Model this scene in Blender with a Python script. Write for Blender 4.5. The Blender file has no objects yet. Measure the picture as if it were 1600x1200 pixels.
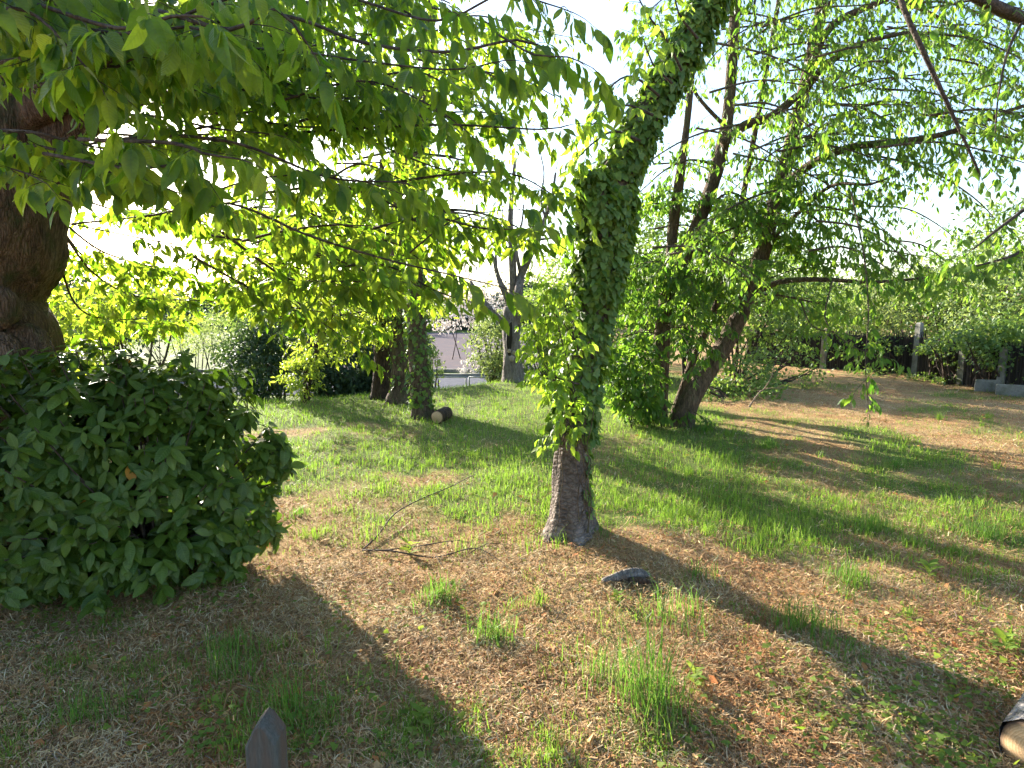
import bpy, math
import numpy as np
from mathutils import Matrix, Vector

# ------------------------------------------------------------------ camera, sky, sun, exposure
scene = bpy.context.scene
COL = scene.collection
CAM_Z, FPX = 1.65, 953.0                      # eye height; focal length in pixels of a 1600 px wide frame
PITCH = math.atan(125.0 / FPX)
cam_data = bpy.data.cameras.new('camera')
cam_data.sensor_width = 36.0
cam_data.lens = 36.0 * FPX / 1600.0
cam_data.clip_start, cam_data.clip_end = 0.05, 2000.0
cam = bpy.data.objects.new('camera', cam_data)
COL.objects.link(cam)
cam.location = (0, 0, CAM_Z)
cam.rotation_euler = (math.radians(90) - PITCH, 0, 0)
scene.camera = cam

SUN_AZ, SUN_EL = math.radians(-37.4), math.radians(19.5)     # azimuth from +Y towards +X
world = bpy.data.worlds.new('World')
scene.world = world
world.use_nodes = True
wn = world.node_tree.nodes
wn.clear()
sky = wn.new('ShaderNodeTexSky')
sky.sky_type = 'NISHITA'
sky.sun_disc = False
sky.sun_elevation = SUN_EL
sky.sun_rotation = SUN_AZ
sky.air_density, sky.dust_density, sky.ozone_density = 1.0, 1.0, 1.5
bg = wn.new('ShaderNodeBackground')
bg.inputs['Strength'].default_value = 0.10
wo = wn.new('ShaderNodeOutputWorld')
world.node_tree.links.new(sky.outputs[0], bg.inputs[0])
world.node_tree.links.new(bg.outputs[0], wo.inputs[0])
sun_data = bpy.data.lights.new('sun', 'SUN')
sun_data.energy = 5.0
sun_data.angle = math.radians(0.55)
sun_data.color = (1.0, 0.92, 0.79)
sun = bpy.data.objects.new('sun', sun_data)
COL.objects.link(sun)
SUN_DIR = Vector((math.sin(SUN_AZ) * math.cos(SUN_EL), math.cos(SUN_AZ) * math.cos(SUN_EL), math.sin(SUN_EL)))
sun.rotation_euler = SUN_DIR.to_track_quat('Z', 'Y').to_euler()
sun.location = SUN_DIR * 50

vs = scene.view_settings
vs.view_transform = 'Standard'
vs.look = 'None'
vs.gamma = 1.0
vs.use_curve_mapping = False
vs.exposure = 2.25
cy = scene.cycles
cy.max_bounces, cy.diffuse_bounces, cy.glossy_bounces, cy.transmission_bounces = 5, 2, 1, 4
cy.use_adaptive_sampling = True
cy.adaptive_threshold = 0.03
cy.use_light_tree = False
cy.use_denoising = True
cy.sample_clamp_indirect = 6.0
cy.caustics_reflective = cy.caustics_refractive = False

# ------------------------------------------------------------------ numeric helpers
RNG = np.random.default_rng(7)
def V(*a): return np.array(a, dtype=float)
def unit(a):
    a = np.asarray(a, dtype=float)
    return a / (np.linalg.norm(a, axis=-1, keepdims=True) + 1e-9)
_TAB = np.random.default_rng(11).random((256, 256))
def vnoise(x, y):
    x = np.asarray(x, float); y = np.asarray(y, float)
    xi = np.floor(x).astype(int); yi = np.floor(y).astype(int)
    fx = x - xi; fy = y - yi
    fx = fx * fx * (3 - 2 * fx); fy = fy * fy * (3 - 2 * fy)
    a = _TAB[xi & 255, yi & 255]; b = _TAB[(xi + 1) & 255, yi & 255]
    c = _TAB[xi & 255, (yi + 1) & 255]; d = _TAB[(xi + 1) & 255, (yi + 1) & 255]
    return (a * (1 - fx) + b * fx) * (1 - fy) + (c * (1 - fx) + d * fx) * fy
def fbm(x, y, o=4):
    s = 0; amp = .5; t = 0
    for k in range(o):
        s = s + amp * vnoise(x * 2 ** k + 17.3 * k, y * 2 ** k + 5.1 * k); t += amp; amp *= .5
    return s / t
def sstep(a, b, x):
    t = np.clip((x - a) / (b - a), 0, 1); return t * t * (3 - 2 * t)

def ray(px, py):
    x = (px - 800) / FPX; y = (600 - py) / FPX
    return V(x, math.cos(PITCH) + y * math.sin(PITCH), -math.sin(PITCH) + y * math.cos(PITCH))
def P(px, py, Y):                       # the point at ground distance Y (metres ahead) seen at photo position px, py
    d = ray(px, py); k = Y / d[1]
    return V(d[0] * k, Y, CAM_Z + d[2] * k)
def terrain(x, y):
    x = np.asarray(x, float); y = np.asarray(y, float)
    crest = np.interp(x, [-30, -8, -4, -1, .6, 3, 5, 8, 30], [7.0, 8.2, 9.8, 11.6, 13.2, 16.0, 21., 30., 40.])
    h = -1.45 * sstep(0, 1, (y - crest) / 7.5)
    h = h + np.clip(y - 75, 0, None) * .012 * (x < 1e9)
    near = np.exp(-np.clip(y - 14, 0, None) / 6)
    h = h + near * (.10 * (fbm(x * .35, y * .35, 2) - .5) + .055 * (fbm(x * 1.7 + 9, y * 1.7, 3) - .5))
    h = h + near * .018 * (fbm(x * 9, y * 9, 2) - .5)
    h = h + .16 * np.exp(-((x - .9) ** 2 + (y - 4.1) ** 2) / .5) * .5
    return h
def G(px, py):                          # where the ground is seen at photo position px, py
    d = ray(px, py); t = .5
    for _ in range(4000):
        p = V(0, 0, CAM_Z) + d * t
        if p[2] <= terrain(p[0], p[1]): break
        t += .01
    return V(p[0], p[1], float(terrain(p[0], p[1])))

def green_mask(x, y):
    n = fbm(x * .9 + 3, y * .9 + 7, 4)
    n2 = fbm(x * 3.1 + 31, y * 3.1, 3)
    lawn = sstep(3.9, 5.2, y + .25 * x) * sstep(2.6, .9, x - .12 * y)
    right = .52 * sstep(.5, 1.6, x - .12 * y) * sstep(2.6, 4.2, y)
    brown_far = sstep(3.0, 4.6, x - .08 * y) * sstep(6.2, 7.6, y)
    far = sstep(9.0, 10.5, y) * sstep(2.5, .5, x - .1 * y)
    base = -.03 + .95 * lawn + right - .22 * brown_far + .35 * far
    base = base + 1.5 * (n - .5) + .7 * (n2 - .5)
    return np.clip(base, 0, 1)

class MB:                                # collects pieces of ONE mesh
    def __init__(self): self.v = []; self.q = []; self.t = []; self.uv = []; self.n = 0
    def add(self, v, q=None, t=None, uv=None):
        v = np.asarray(v, float).reshape(-1, 3)
        self.v.append(v)
        self.uv.append(np.zeros((len(v), 2)) if uv is None else uv)
        if q is not None and len(q): self.q.append(np.asarray(q, int) + self.n)
        if t is not None and len(t): self.t.append(np.asarray(t, int) + self.n)
        self.n += len(v)
    def mesh(self, name, mat, off=(0, 0, 0), smooth=True):
        me = bpy.data.meshes.new(name)
        v = np.concatenate(self.v) - np.asarray(off, float)
        q = np.concatenate(self.q) if self.q else np.zeros((0, 4), int)
        t = np.concatenate(self.t) if self.t else np.zeros((0, 3), int)
        loops = np.concatenate([q.ravel(), t.ravel()]).astype(np.int32)
        start = np.concatenate([np.arange(len(q)) * 4, len(q) * 4 + np.arange(len(t)) * 3]).astype(np.int32)
        me.vertices.add(len(v)); me.vertices.foreach_set('co', v.astype(np.float32).ravel())
        me.loops.add(len(loops)); me.loops.foreach_set('vertex_index', loops)
        me.polygons.add(len(start)); me.polygons.foreach_set('loop_start', start)
        uv = np.concatenate(self.uv)
        ul = me.uv_layers.new(name='UVMap')
        ul.data.foreach_set('uv', uv[loops].astype(np.float32).ravel())
        me.update(calc_edges=True)
        me.polygons.foreach_set('use_smooth', np.full(len(start), smooth))
        if mat is not None: me.materials.append(mat)
        return me
    def build(self, name, mat, parent=None, smooth=True):
        off = tuple(parent['base']) if parent is not None and 'base' in parent else (0, 0, 0)
        o = bpy.data.objects.new(name, self.mesh(name, mat, off, smooth))
        COL.objects.link(o)
        if parent is not None: o.parent = parent; o['base'] = off
        return o

def tag(o, label=None, cat=None, group=None, kind=None):
    if label: o['label'] = label
    if cat: o['category'] = cat
    if group: o['group'] = group
    if kind: o['kind'] = kind
    return o
def thing(name, label, cat, base, group=None):
    o = bpy.data.objects.new(name, None); COL.objects.link(o)
    o.location = Vector(base); o['base'] = [float(c) for c in base]; o.empty_display_size = .1
    return tag(o, label, cat, group)

def catmull(pts, step):
    pts = np.asarray(pts, float)
    if len(pts) == 2: pts = np.array([pts[0], (pts[0] + pts[1]) / 2, pts[1]])
    ext = np.vstack([2 * pts[0] - pts[1], pts, 2 * pts[-1] - pts[-2]])
    out = []
    for i in range(1, len(ext) - 2):
        p0, p1, p2, p3 = ext[i - 1:i + 3]
        n = max(2, int(np.linalg.norm(p2[:3] - p1[:3]) / step))
        t = (np.arange(n) / n)[:, None]
        out.append(.5 * ((2 * p1) + (-p0 + p2) * t + (2 * p0 - 5 * p1 + 4 * p2 - p3) * t ** 2 + (-p0 + 3 * p1 - 3 * p2 + p3) * t ** 3))
    out.append(ext[-2:-1])
    return np.vstack(out)
def frames(p):
    t = unit(np.gradient(p, axis=0))
    u = np.zeros_like(p); ref = V(1, 0, 0) if abs(t[0][0]) < .8 else V(0, 1, 0)
    a = ref - t[0] * np.dot(ref, t[0])
    for i in range(len(p)):
        a = a - t[i] * np.dot(a, t[i]); a = a / (np.linalg.norm(a) + 1e-9); u[i] = a
    return t, u, np.cross(t, u)
def tube(mb, pts, radii, sides=8, step=.1, rough=0., flare=0., cap=True, seed=0., flute=0.):
    pr = np.hstack([np.asarray(pts, float), np.asarray(radii, float)[:, None]])
    s = catmull(pr, step); p = s[:, :3]; r = np.maximum(s[:, 3], .0006)
    t, u, w = frames(p)
    L = np.concatenate([[0], np.cumsum(np.linalg.norm(np.diff(p, axis=0), axis=1))])
    ang = np.arange(sides) / sides * 2 * math.pi
    R = r[:, None] * np.ones(sides)[None]
    if rough:
        ca, sa = np.cos(ang), np.sin(ang)
        n = fbm(ca[None] * 2.2 + 5 + seed + L[:, None] * 1.1, sa[None] * 2.2 + 5 + L[:, None] * 2.1, 3) - .5
        n2 = fbm(ang[None] * 5 + seed, L[:, None] * 7, 2) - .5
        R = R * (1 + rough * (2.2 * n + .8 * n2 * (np.sin(ang)[None] * 0 + 1)))
    if flute or flare:
        fl = np.exp(-L / .16)[:, None]
        R = R * (1 + flare * fl * (1 + .8 * np.sin(ang * 4 + 1 + seed)[None] + .4 * np.sin(ang * 7 + seed)[None]))
        R = R * (1 + flute * np.sin(ang * 3 + seed + L[:, None] * .7))
    vv = p[:, None] + R[..., None] * (np.cos(ang)[None, :, None] * u[:, None] + np.sin(ang)[None, :, None] * w[:, None])
    n = len(p); i = np.arange(n - 1)[:, None] * sides; j = np.arange(sides)[None]; j2 = (j + 1) % sides
    q = np.stack([i + j, i + j2, i + sides + j2, i + sides + j], -1).reshape(-1, 4)
    verts = vv.reshape(-1, 3)
    uv = np.stack([np.tile(ang / 6.283, n), np.repeat(L, sides)], -1)
    if cap:
        verts = np.vstack([verts, p[-1:] + t[-1] * r[-1] * .3, p[:1]])
        uv = np.vstack([uv, [[.5, L[-1]], [.5, 0]]])
        k = n * sides; b = (n - 1) * sides; jj = np.arange(sides)
        tr = np.vstack([np.stack([b + jj, b + (jj + 1) % sides, np.full(sides, k)], -1),
                        np.stack([(jj + 1) % sides, jj, np.full(sides, k + 1)], -1)])
        mb.add(verts, q, tr, uv)
    else: mb.add(verts, q, None, uv)
    return p, r

# ------------------------------------------------------------------ leaf shapes (x across, y along, z up; length 1)
def leaf_shape(stations, fold=.22, curl=.25, petiole=0.):
    v = []; uv = []; q = []; t = []
    for y, hw in stations:
        z = -curl * y * y
        v += [(-hw, y, z + fold * hw), (0, y, z), (hw, y, z + fold * hw)]
        uv += [(.5 - hw, y), (.5, y), (.5 + hw, y)]
    for i in range(len(stations) - 1):
        a = i * 3; b = a + 3
        q += [(a, a + 1, b + 1, b), (a + 1, a + 2, b + 2, b + 1)]
    if petiole:
        k = len(v); w = .012
        v += [(-w, -petiole, .05), (w, -petiole, .05), (w, .02, .004), (-w, .02, .004)]
        uv += [(.5, 0)] * 4; q += [(k, k + 1, k + 2, k + 3)]
    return np.array(v, float), np.array(q), np.zeros((0, 3), int), np.array(uv, float)
CHERRY = leaf_shape([(0, .004), (.1, .13), (.28, .225), (.5, .25), (.7, .20), (.87, .10), (1, .004)], .30, .30, .16)
CHERRY_MID = leaf_shape([(0, .01), (.25, .20), (.6, .22), (1, .01)], .28, .25)
LAUREL = leaf_shape([(0, .01), (.14, .13), (.38, .215), (.64, .215), (.85, .125), (1, .006)], .20, .22)
FAR = leaf_shape([(0, .03), (.5, .28), (1, .03)], .25, .2)
LANCE = leaf_shape([(0, .01), (.3, .15), (.65, .14), (1, .005)], .25, .35)
def ivy_shape():
    o = [(0, 0), (.30, -.08), (.46, .18), (.30, .40), (.30, .62), (0, 1.0), (-.30, .62), (-.30, .40), (-.46, .18), (-.30, -.08)]
    v = [(x, y, -.12 * y * y + .10 * abs(x)) for x, y in o] + [(0, .35, -.03)]
    n = len(o); t = [(i, (i + 1) % n, n) for i in range(n)]
    uv = [(x + .5, y) for x, y in o] + [(.5, .35)]
    return np.array(v, float), np.zeros((0, 4), int), np.array(t), np.array(uv, float)
IVY = ivy_shape()

class Leaves:
    def __init__(self): self.p = []; self.a = []; self.n = []; self.s = []
    def add(self, p, a, n, s):
        self.p.append(np.atleast_2d(p)); self.a.append(np.atleast_2d(a)); self.n.append(np.atleast_2d(n)); self.s.append(np.atleast_1d(s))
    def arrays(self):
        p, a, n, s = np.vstack(self.p), unit(np.vstack(self.a)), np.vstack(self.n), np.concatenate(self.s)
        side = unit(np.cross(a, n)); n = np.cross(side, a)
        return p, a, n, side, s
    def build(self, parent, mat, shape, n_parts=0, mass_name='foliage', part_name='leaf', mass_shape=None, wide=1.0):
        p, a, n, sd, s = self.arrays()
        idx = np.arange(len(p)); rest = idx
        if n_parts:
            d = np.linalg.norm(p - V(0, 0, CAM_Z), axis=1)
            rel = p - V(0, 0, CAM_Z)
            fw = rel[:, 1] * math.cos(PITCH) - rel[:, 2] * math.sin(PITCH)
            up = rel[:, 1] * math.sin(PITCH) + rel[:, 2] * math.cos(PITCH)
            ok = (fw > .2) & (abs(rel[:, 0] / np.maximum(fw, .2)) < .83) & (abs(up / np.maximum(fw, .2)) < .62)
            face = .35 + .65 * abs(np.sum(n * rel, 1) / d)
            score = np.where(ok, s / d * face, 0)
            order = np.argsort(-score)
            big = order[:n_parts]; rest = order[n_parts:]
            off = V(*parent['base'])
            meshes = []
            for k, zs in enumerate((.5, .9, 1.3, 1.8)):
                mb = MB(); vv = shape[0].copy(); vv[:, 2] *= zs; vv[:, 0] *= wide * (1 + .08 * (k - 1.5))
                mb.add(vv, shape[1], shape[2], shape[3]); meshes.append(mb.mesh(part_name, mat))
            for i in big:
                o = bpy.data.objects.new(part_name, meshes[int(RNG.integers(4))])
                COL.objects.link(o); o.parent = parent
                m = np.eye(4); m[:3, 0] = sd[i] * s[i]; m[:3, 1] = a[i] * s[i]; m[:3, 2] = n[i] * s[i]; m[:3, 3] = p[i] - off
                o.matrix_local = Matrix(m.tolist())
        if len(rest):
            sh = mass_shape if mass_shape is not None else shape
            tv, tq, tt, tuv = sh
            zs = RNG.uniform(.4, 1.8, len(rest)); ws = RNG.uniform(.85, 1.15, len(rest)) * wide
            S = s[rest][:, None, None]
            vv = p[rest][:, None] + S * ((tv[None, :, 0] * ws[:, None])[..., None] * sd[rest][:, None] + tv[None, :, 1:2] * a[rest][:, None]
                                         + (tv[None, :, 2] * zs[:, None])[..., None] * n[rest][:, None])
            k = len(tv); base = (np.arange(len(rest)) * k)[:, None, None]
            mb = MB()
            mb.add(vv.reshape(-1, 3), (base + tq[None]).reshape(-1, 4) if len(tq) else None,
                   (base + tt[None]).reshape(-1, 3) if len(tt) else None, np.tile(tuv, (len(rest), 1)))
            o = mb.build(mass_name, mat, parent); o['kind'] = 'stuff'

def rnd_unit(n):
    return unit(RNG.normal(size=(n, 3)))

def twig(mb, lv, p0, d, length, r, n, L, hang, sides=4, curve=.35, tipn=3, jit=.3):
    d = unit(d)
    pts = [p0]
    dd = d.copy()
    for k in range(3):
        dd = unit(dd + V(0, 0, -curve * .33) + RNG.normal(size=3) * .10)
        pts.append(pts[-1] + dd * length / 3)
    pts = np.array(pts)
    if mb is not None: tube(mb, pts, [r, r * .8, r * .6, r * .35], sides, length / 5, cap=False)
    if n == 0: return pts
    ts = np.linspace(.18, 1, n)
    for i, tt in enumerate(ts):
        f = tt * 3; k = min(int(f), 2); q = pts[k] + (pts[k + 1] - pts[k]) * (f - k)
        td = unit(pts[k + 1] - pts[k])
        side = unit(np.cross(td, V(0, 0, 1)) + 1e-6) * (1 if i % 2 else -1)
        m = 1 if i < n - 1 else tipn
        for z in range(m):
            ax = unit(td * RNG.uniform(.2, .7) + side * RNG.uniform(.3, .9) * (1 if m == 1 else RNG.uniform(-1, 1)) + V(0, 0, -hang * RNG.uniform(.5, 1.3)) + RNG.normal(size=3) * jit * .6)
            nr = unit(V(0, 0, .8) + td * .25 * RNG.normal() - V(0, 0, 0) + RNG.normal(size=3) * jit * 1.4)
            size = L * RNG.uniform(.5, 1.22)
            lv.add(q + ax * size * .16, ax, nr, size)
    return pts

def bent(pts, a=.032):
    pts = [np.array(p, float) for p in pts]
    for p in pts[1:]: p += RNG.normal(size=3) * a * V(.6, .6, 1)
    return pts
def limb(parent, mat, lv, pts, r0, r1, twig_step=.14, twig_len=.35, n=7, L=.1, hang=.7, start=.15, sides=7, sub=True, rough=.12, name='branch',
         vert=.15, twig_r=.0035, curve=.35, two=True, bare=0, step=.06):
    mb = MB()
    m = len(pts); rad = np.linspace(r0, r1, m) if np.isscalar(r0) else r0
    p, r = tube(mb, pts, rad, sides, step, rough=rough, seed=RNG.uniform(0, 20))
    Lc = np.concatenate([[0], np.cumsum(np.linalg.norm(np.diff(p, axis=0), axis=1))])
    s = Lc[-1] * start; k = 0
    while s < Lc[-1]:
        i = min(np.searchsorted(Lc, s), len(p) - 1)
        td = unit(p[min(i + 1, len(p) - 1)] - p[max(i - 1, 0)])
        side = unit(np.cross(td, V(0, 0, 1)) + 1e-6)
        sg = 1 if k % 2 else -1
        d = td * RNG.uniform(.3, .9) + side * sg * RNG.uniform(.5, 1.0) + V(0, 0, RNG.normal() * vert)
        ln = twig_len * RNG.uniform(.5, 1.25) * (1 - .35 * s / Lc[-1])
        pp = twig(mb, lv, p[i], d, ln, min(twig_r, r[i] * .7 + .0006), n if RNG.random() > bare else 0, L, hang, curve=curve)
        if sub and two:
            for f in (1, 2):
                dd = unit(pp[f + 1] - pp[f]); sd2 = unit(np.cross(dd, V(0, 0, 1)) + 1e-6) * (1 if (f + k) % 2 else -1)
                twig(mb, lv, pp[f], dd * .6 + sd2 * .8, ln * .55, twig_r * .6, max(2, n - 2) if RNG.random() > bare else 0, L, hang, curve=curve)
        s += twig_step * RNG.uniform(.6, 1.4); k += 1
    if twig_len > 0:
        twig(mb, lv, p[-1], unit(p[-1] - p[-3]), twig_len * .7, twig_r, n, L, hang, curve=curve)
    return mb.build(name, mat, parent)

def leaf_cloud(lv, c, rad, n, L, clump=.22, per=14, shell=.75, hang=.25, up=.6):
    m = max(1, n // per)
    d = rnd_unit(m); rr = RNG.uniform(0, 1, m) ** (1 / 3) * (1 - shell) + shell * RNG.uniform(.75, 1.0, m)
    cc = np.asarray(c) + d * rr[:, None] * np.asarray(rad)
    cl = clump * float(np.mean(rad))
    pos = np.repeat(cc, per, 0) + RNG.normal(size=(m * per, 3)) * cl * V(1, 1, .6)
    dd = np.repeat(d, per, 0)
    ax = unit(dd * .7 + RNG.normal(size=dd.shape) * .6 + V(0, 0, -hang))
    nr = unit(dd * .5 + V(0, 0, up) + RNG.normal(size=dd.shape) * .45)
    lv.add(pos, ax, nr, L * RNG.uniform(.6, 1.25, len(pos)))
    return cc

# ------------------------------------------------------------------ materials
def newmat(name):
    m = bpy.data.materials.new(name); m.use_nodes = True
    nt = m.node_tree; nt.nodes.clear()
    return m, nt
def N(nt, typ, **kw):
    n = nt.nodes.new(typ)
    for k, v in kw.items():
        if k.startswith('i_'):
            n.inputs[int(k[2:])].default_value = v
        else: setattr(n, k, v)
    return n
def link(nt, a, b): nt.links.new(a, b)
def mathn(nt, op, a, b=None):
    n = nt.nodes.new('ShaderNodeMath'); n.operation = op
    for i, v in enumerate((a, b)):
        if v is None: continue
        if isinstance(v, (int, float)): n.inputs[i].default_value = v
        else: nt.links.new(v, n.inputs[i])
    return n.outputs[0]
def mixc(nt, f, a, b, typ='MIX'):
    n = nt.nodes.new('ShaderNodeMix'); n.data_type = 'RGBA'; n.blend_type = typ
    for k, v in ((0, f), (6, a), (7, b)):
        if isinstance(v, (int, float)): n.inputs[k].default_value = v
        elif isinstance(v, tuple): n.inputs[k].default_value = (*v, 1) if len(v) == 3 else v
        else: nt.links.new(v, n.inputs[k])
    return n.outputs[2]
def rnd_node(nt):
    g = N(nt, 'ShaderNodeNewGeometry'); o = N(nt, 'ShaderNodeObjectInfo')
    return mathn(nt, 'FRACT', mathn(nt, 'ADD', g.outputs['Random Per Island'], mathn(nt, 'MULTIPLY', o.outputs['Random'], 7.31)))
def noise_node(nt, scale, detail=4, rough=.6, vec=None, dist=0.):
    n = N(nt, 'ShaderNodeTexNoise'); n.inputs['Scale'].default_value = scale; n.inputs['Detail'].default_value = detail
    n.inputs['Roughness'].default_value = rough; n.inputs['Distortion'].default_value = dist
    if vec is not None: link(nt, vec, n.inputs['Vector'])
    return n.outputs[0]
def ramp(nt, fac, stops):
    r = N(nt, 'ShaderNodeValToRGB'); e = r.color_ramp.elements
    while len(e) < len(stops): e.new(.5)
    for i, (p, c) in enumerate(stops): e[i].position = p; e[i].color = (*c, 1)
    link(nt, fac, r.inputs[0]); return r.outputs[0]
def finish(nt, shader):
    o = N(nt, 'ShaderNodeOutputMaterial'); link(nt, shader, o.inputs[0])

def leafmat(name, dark, light, tr_a, tr_b, rough=.45, fac=.5, veins=0., spec=.5, odd=None):
    m, nt = newmat(name)
    r = rnd_node(nt)
    uv = N(nt, 'ShaderNodeUVMap'); sp = N(nt, 'ShaderNodeSeparateXYZ'); link(nt, uv.outputs[0], sp.inputs[0])
    base = mixc(nt, r, dark, light); tr = mixc(nt, r, tr_a, tr_b)
    tcm = N(nt, 'ShaderNodeNewGeometry'); mott = ramp(nt, noise_node(nt, 38., 3, .6, tcm.outputs['Position']), [(.3, (.72, .74, .70)), (.7, (1.25, 1.2, 1.15))])
    base = mixc(nt, .7, base, mott, 'MULTIPLY'); tr = mixc(nt, .6, tr, mott, 'MULTIPLY')
    if odd is not None:
        sel = mathn(nt, 'GREATER_THAN', mathn(nt, 'FRACT', mathn(nt, 'MULTIPLY', r, 37.7)), 1 - odd[1])
        base = mixc(nt, sel, base, odd[0]); tr = mixc(nt, sel, tr, odd[0])
    pr = N(nt, 'ShaderNodeBsdfPrincipled'); pr.inputs['Roughness'].default_value = rough
    pr.inputs['Specular IOR Level'].default_value = spec
    tl = N(nt, 'ShaderNodeBsdfTranslucent')
    if veins:
        au = mathn(nt, 'ABSOLUTE', mathn(nt, 'SUBTRACT', sp.outputs[0], .5))
        ph = mathn(nt, 'FRACT', mathn(nt, 'MULTIPLY', mathn(nt, 'SUBTRACT', sp.outputs[1], mathn(nt, 'MULTIPLY', au, .75)), 9.0))
        tri = mathn(nt, 'ABSOLUTE', mathn(nt, 'SUBTRACT', mathn(nt, 'MULTIPLY', ph, 2.0), 1.0))
        side = mathn(nt, 'MULTIPLY', mathn(nt, 'GREATER_THAN', tri, .80), .6)
        midr = mathn(nt, 'LESS_THAN', au, .014)
        vv = mathn(nt, 'MAXIMUM', side, midr)
        base = mixc(nt, mathn(nt, 'MULTIPLY', vv, veins), base, (.16, .24, .07))
        tr = mixc(nt, mathn(nt, 'MULTIPLY', vv, veins * .7), tr, (.10, .16, .01))
        b = N(nt, 'ShaderNodeBump'); b.inputs['Strength'].default_value = .35; b.inputs['Distance'].default_value = .004
        link(nt, tri, b.inputs['Height']); link(nt, b.outputs[0], pr.inputs['Normal'])
    link(nt, base, pr.inputs['Base Color']); link(nt, tr, tl.inputs[0])
    mx = N(nt, 'ShaderNodeMixShader'); mx.inputs[0].default_value = fac
    link(nt, pr.outputs[0], mx.inputs[1]); link(nt, tl.outputs[0], mx.inputs[2])
    finish(nt, mx.outputs[0]); return m

def barkmat(name, c1, c2, c3, stretch=(6, 6, 1.2), bump=.5, moss=None, rings=False, scale=4., bd=.03):
    m, nt = newmat(name)
    tc = N(nt, 'ShaderNodeTexCoord'); mp = N(nt, 'ShaderNodeMapping'); mp.inputs['Scale'].default_value = stretch
    link(nt, tc.outputs['Object'], mp.inputs[0])
    a = noise_node(nt, scale, 6, .65, mp.outputs[0], .4)
    vo = N(nt, 'ShaderNodeTexVoronoi'); vo.feature = 'DISTANCE_TO_EDGE'; vo.inputs['Scale'].default_value = scale * 1.6
    link(nt, mp.outputs[0], vo.inputs['Vector'])
    big = noise_node(nt, 3., 3, .6, tc.outputs['Object'])
    col = ramp(nt, a, [(.30, c1), (.52, c2), (.72, c3)])
    crack = ramp(nt, vo.outputs['Distance'], [(.0, (.35, .35, .35)), (.12, (1, 1, 1))])
    col = mixc(nt, .55, col, crack, 'MULTIPLY')
    col = mixc(nt, .5, col, ramp(nt, big, [(.3, (.5, .47, .44)), (.7, (1.15, 1.1, 1.05))]), 'MULTIPLY')
    if moss is not None:
        ms = noise_node(nt, 5.5, 5, .7, tc.outputs['Object'])
        col = mixc(nt, ramp(nt, ms, [(.52, (0, 0, 0)), (.66, (.8, .8, .8))]), col, moss)
    pr = N(nt, 'ShaderNodeBsdfPrincipled'); pr.inputs['Roughness'].default_value = .9; pr.inputs['Specular IOR Level'].default_value = .2
    link(nt, col, pr.inputs['Base Color'])
    h = mathn(nt, 'ADD', a, mathn(nt, 'MULTIPLY', vo.outputs['Distance'], 1.2))
    b = N(nt, 'ShaderNodeBump'); b.inputs['Strength'].default_value = bump; b.inputs['Distance'].default_value = .03
    link(nt, h, b.inputs['Height']); link(nt, b.outputs[0], pr.inputs['Normal'])
    finish(nt, pr.outputs[0]); return m

def plainmat(name, c1, c2, scale=20., rough=.85, bump=.3, stretch=(1, 1, 1), dist=.01, c3=None):
    m, nt = newmat(name)
    tc = N(nt, 'ShaderNodeTexCoord'); mp = N(nt, 'ShaderNodeMapping'); mp.inputs['Scale'].default_value = stretch
    link(nt, tc.outputs['Object'], mp.inputs[0])
    a = noise_node(nt, scale, 6, .65, mp.outputs[0]); big = noise_node(nt, scale * .12, 3, .6, mp.outputs[0])
    col = mixc(nt, ramp(nt, a, [(.3, (0, 0, 0)), (.7, (1, 1, 1))]), c1, c2)
    if c3 is not None: col = mixc(nt, ramp(nt, big, [(.45, (0, 0, 0)), (.65, (.9, .9, .9))]), col, c3)
    else: col = mixc(nt, .45, col, ramp(nt, big, [(.3, (.6, .6, .6)), (.7, (1.1, 1.1, 1.1))]), 'MULTIPLY')
    pr = N(nt, 'ShaderNodeBsdfPrincipled'); pr.inputs['Roughness'].default_value = rough; pr.inputs['Specular IOR Level'].default_value = .25 if rough < .95 else 0.
    link(nt, col, pr.inputs['Base Color'])
    b = N(nt, 'ShaderNodeBump'); b.inputs['Strength'].default_value = bump; b.inputs['Distance'].default_value = dist
    link(nt, a, b.inputs['Height']); link(nt, b.outputs[0], pr.inputs['Normal'])
    finish(nt, pr.outputs[0]); return m

def islandmat(name, cols, fac=.0, tr=(.2, .2, .05), rough=.8, spec=.2, patch=0.):
    m, nt = newmat(name)
    r = rnd_node(nt)
    col = ramp(nt, r, [((i + .5) / len(cols), c) for i, c in enumerate(cols)])
    if patch:
        gp = N(nt, 'ShaderNodeNewGeometry')
        col = mixc(nt, ramp(nt, noise_node(nt, 1.5, 4, .65, gp.outputs['Position']), [(.42, (0, 0, 0)), (.60, (1, 1, 1))]), col, mixc(nt, patch, col, (.72, .44, .30), 'MULTIPLY'))
        col = mixc(nt, .55, col, ramp(nt, noise_node(nt, 9., 4, .65, gp.outputs['Position']), [(.34, (.5, .45, .40)), (.62, (1.1, 1.08, 1.05))]), 'MULTIPLY')
    pr = N(nt, 'ShaderNodeBsdfPrincipled'); pr.inputs['Roughness'].default_value = rough; pr.inputs['Specular IOR Level'].default_value = spec
    link(nt, col, pr.inputs['Base Color'])
    if fac:
        tl = N(nt, 'ShaderNodeBsdfTranslucent'); link(nt, mixc(nt, .5, col, tr), tl.inputs[0])
        mx = N(nt, 'ShaderNodeMixShader'); mx.inputs[0].default_value = fac
        link(nt, pr.outputs[0], mx.inputs[1]); link(nt, tl.outputs[0], mx.inputs[2]); finish(nt, mx.outputs[0])
    else: finish(nt, pr.outputs[0])
    return m

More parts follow.
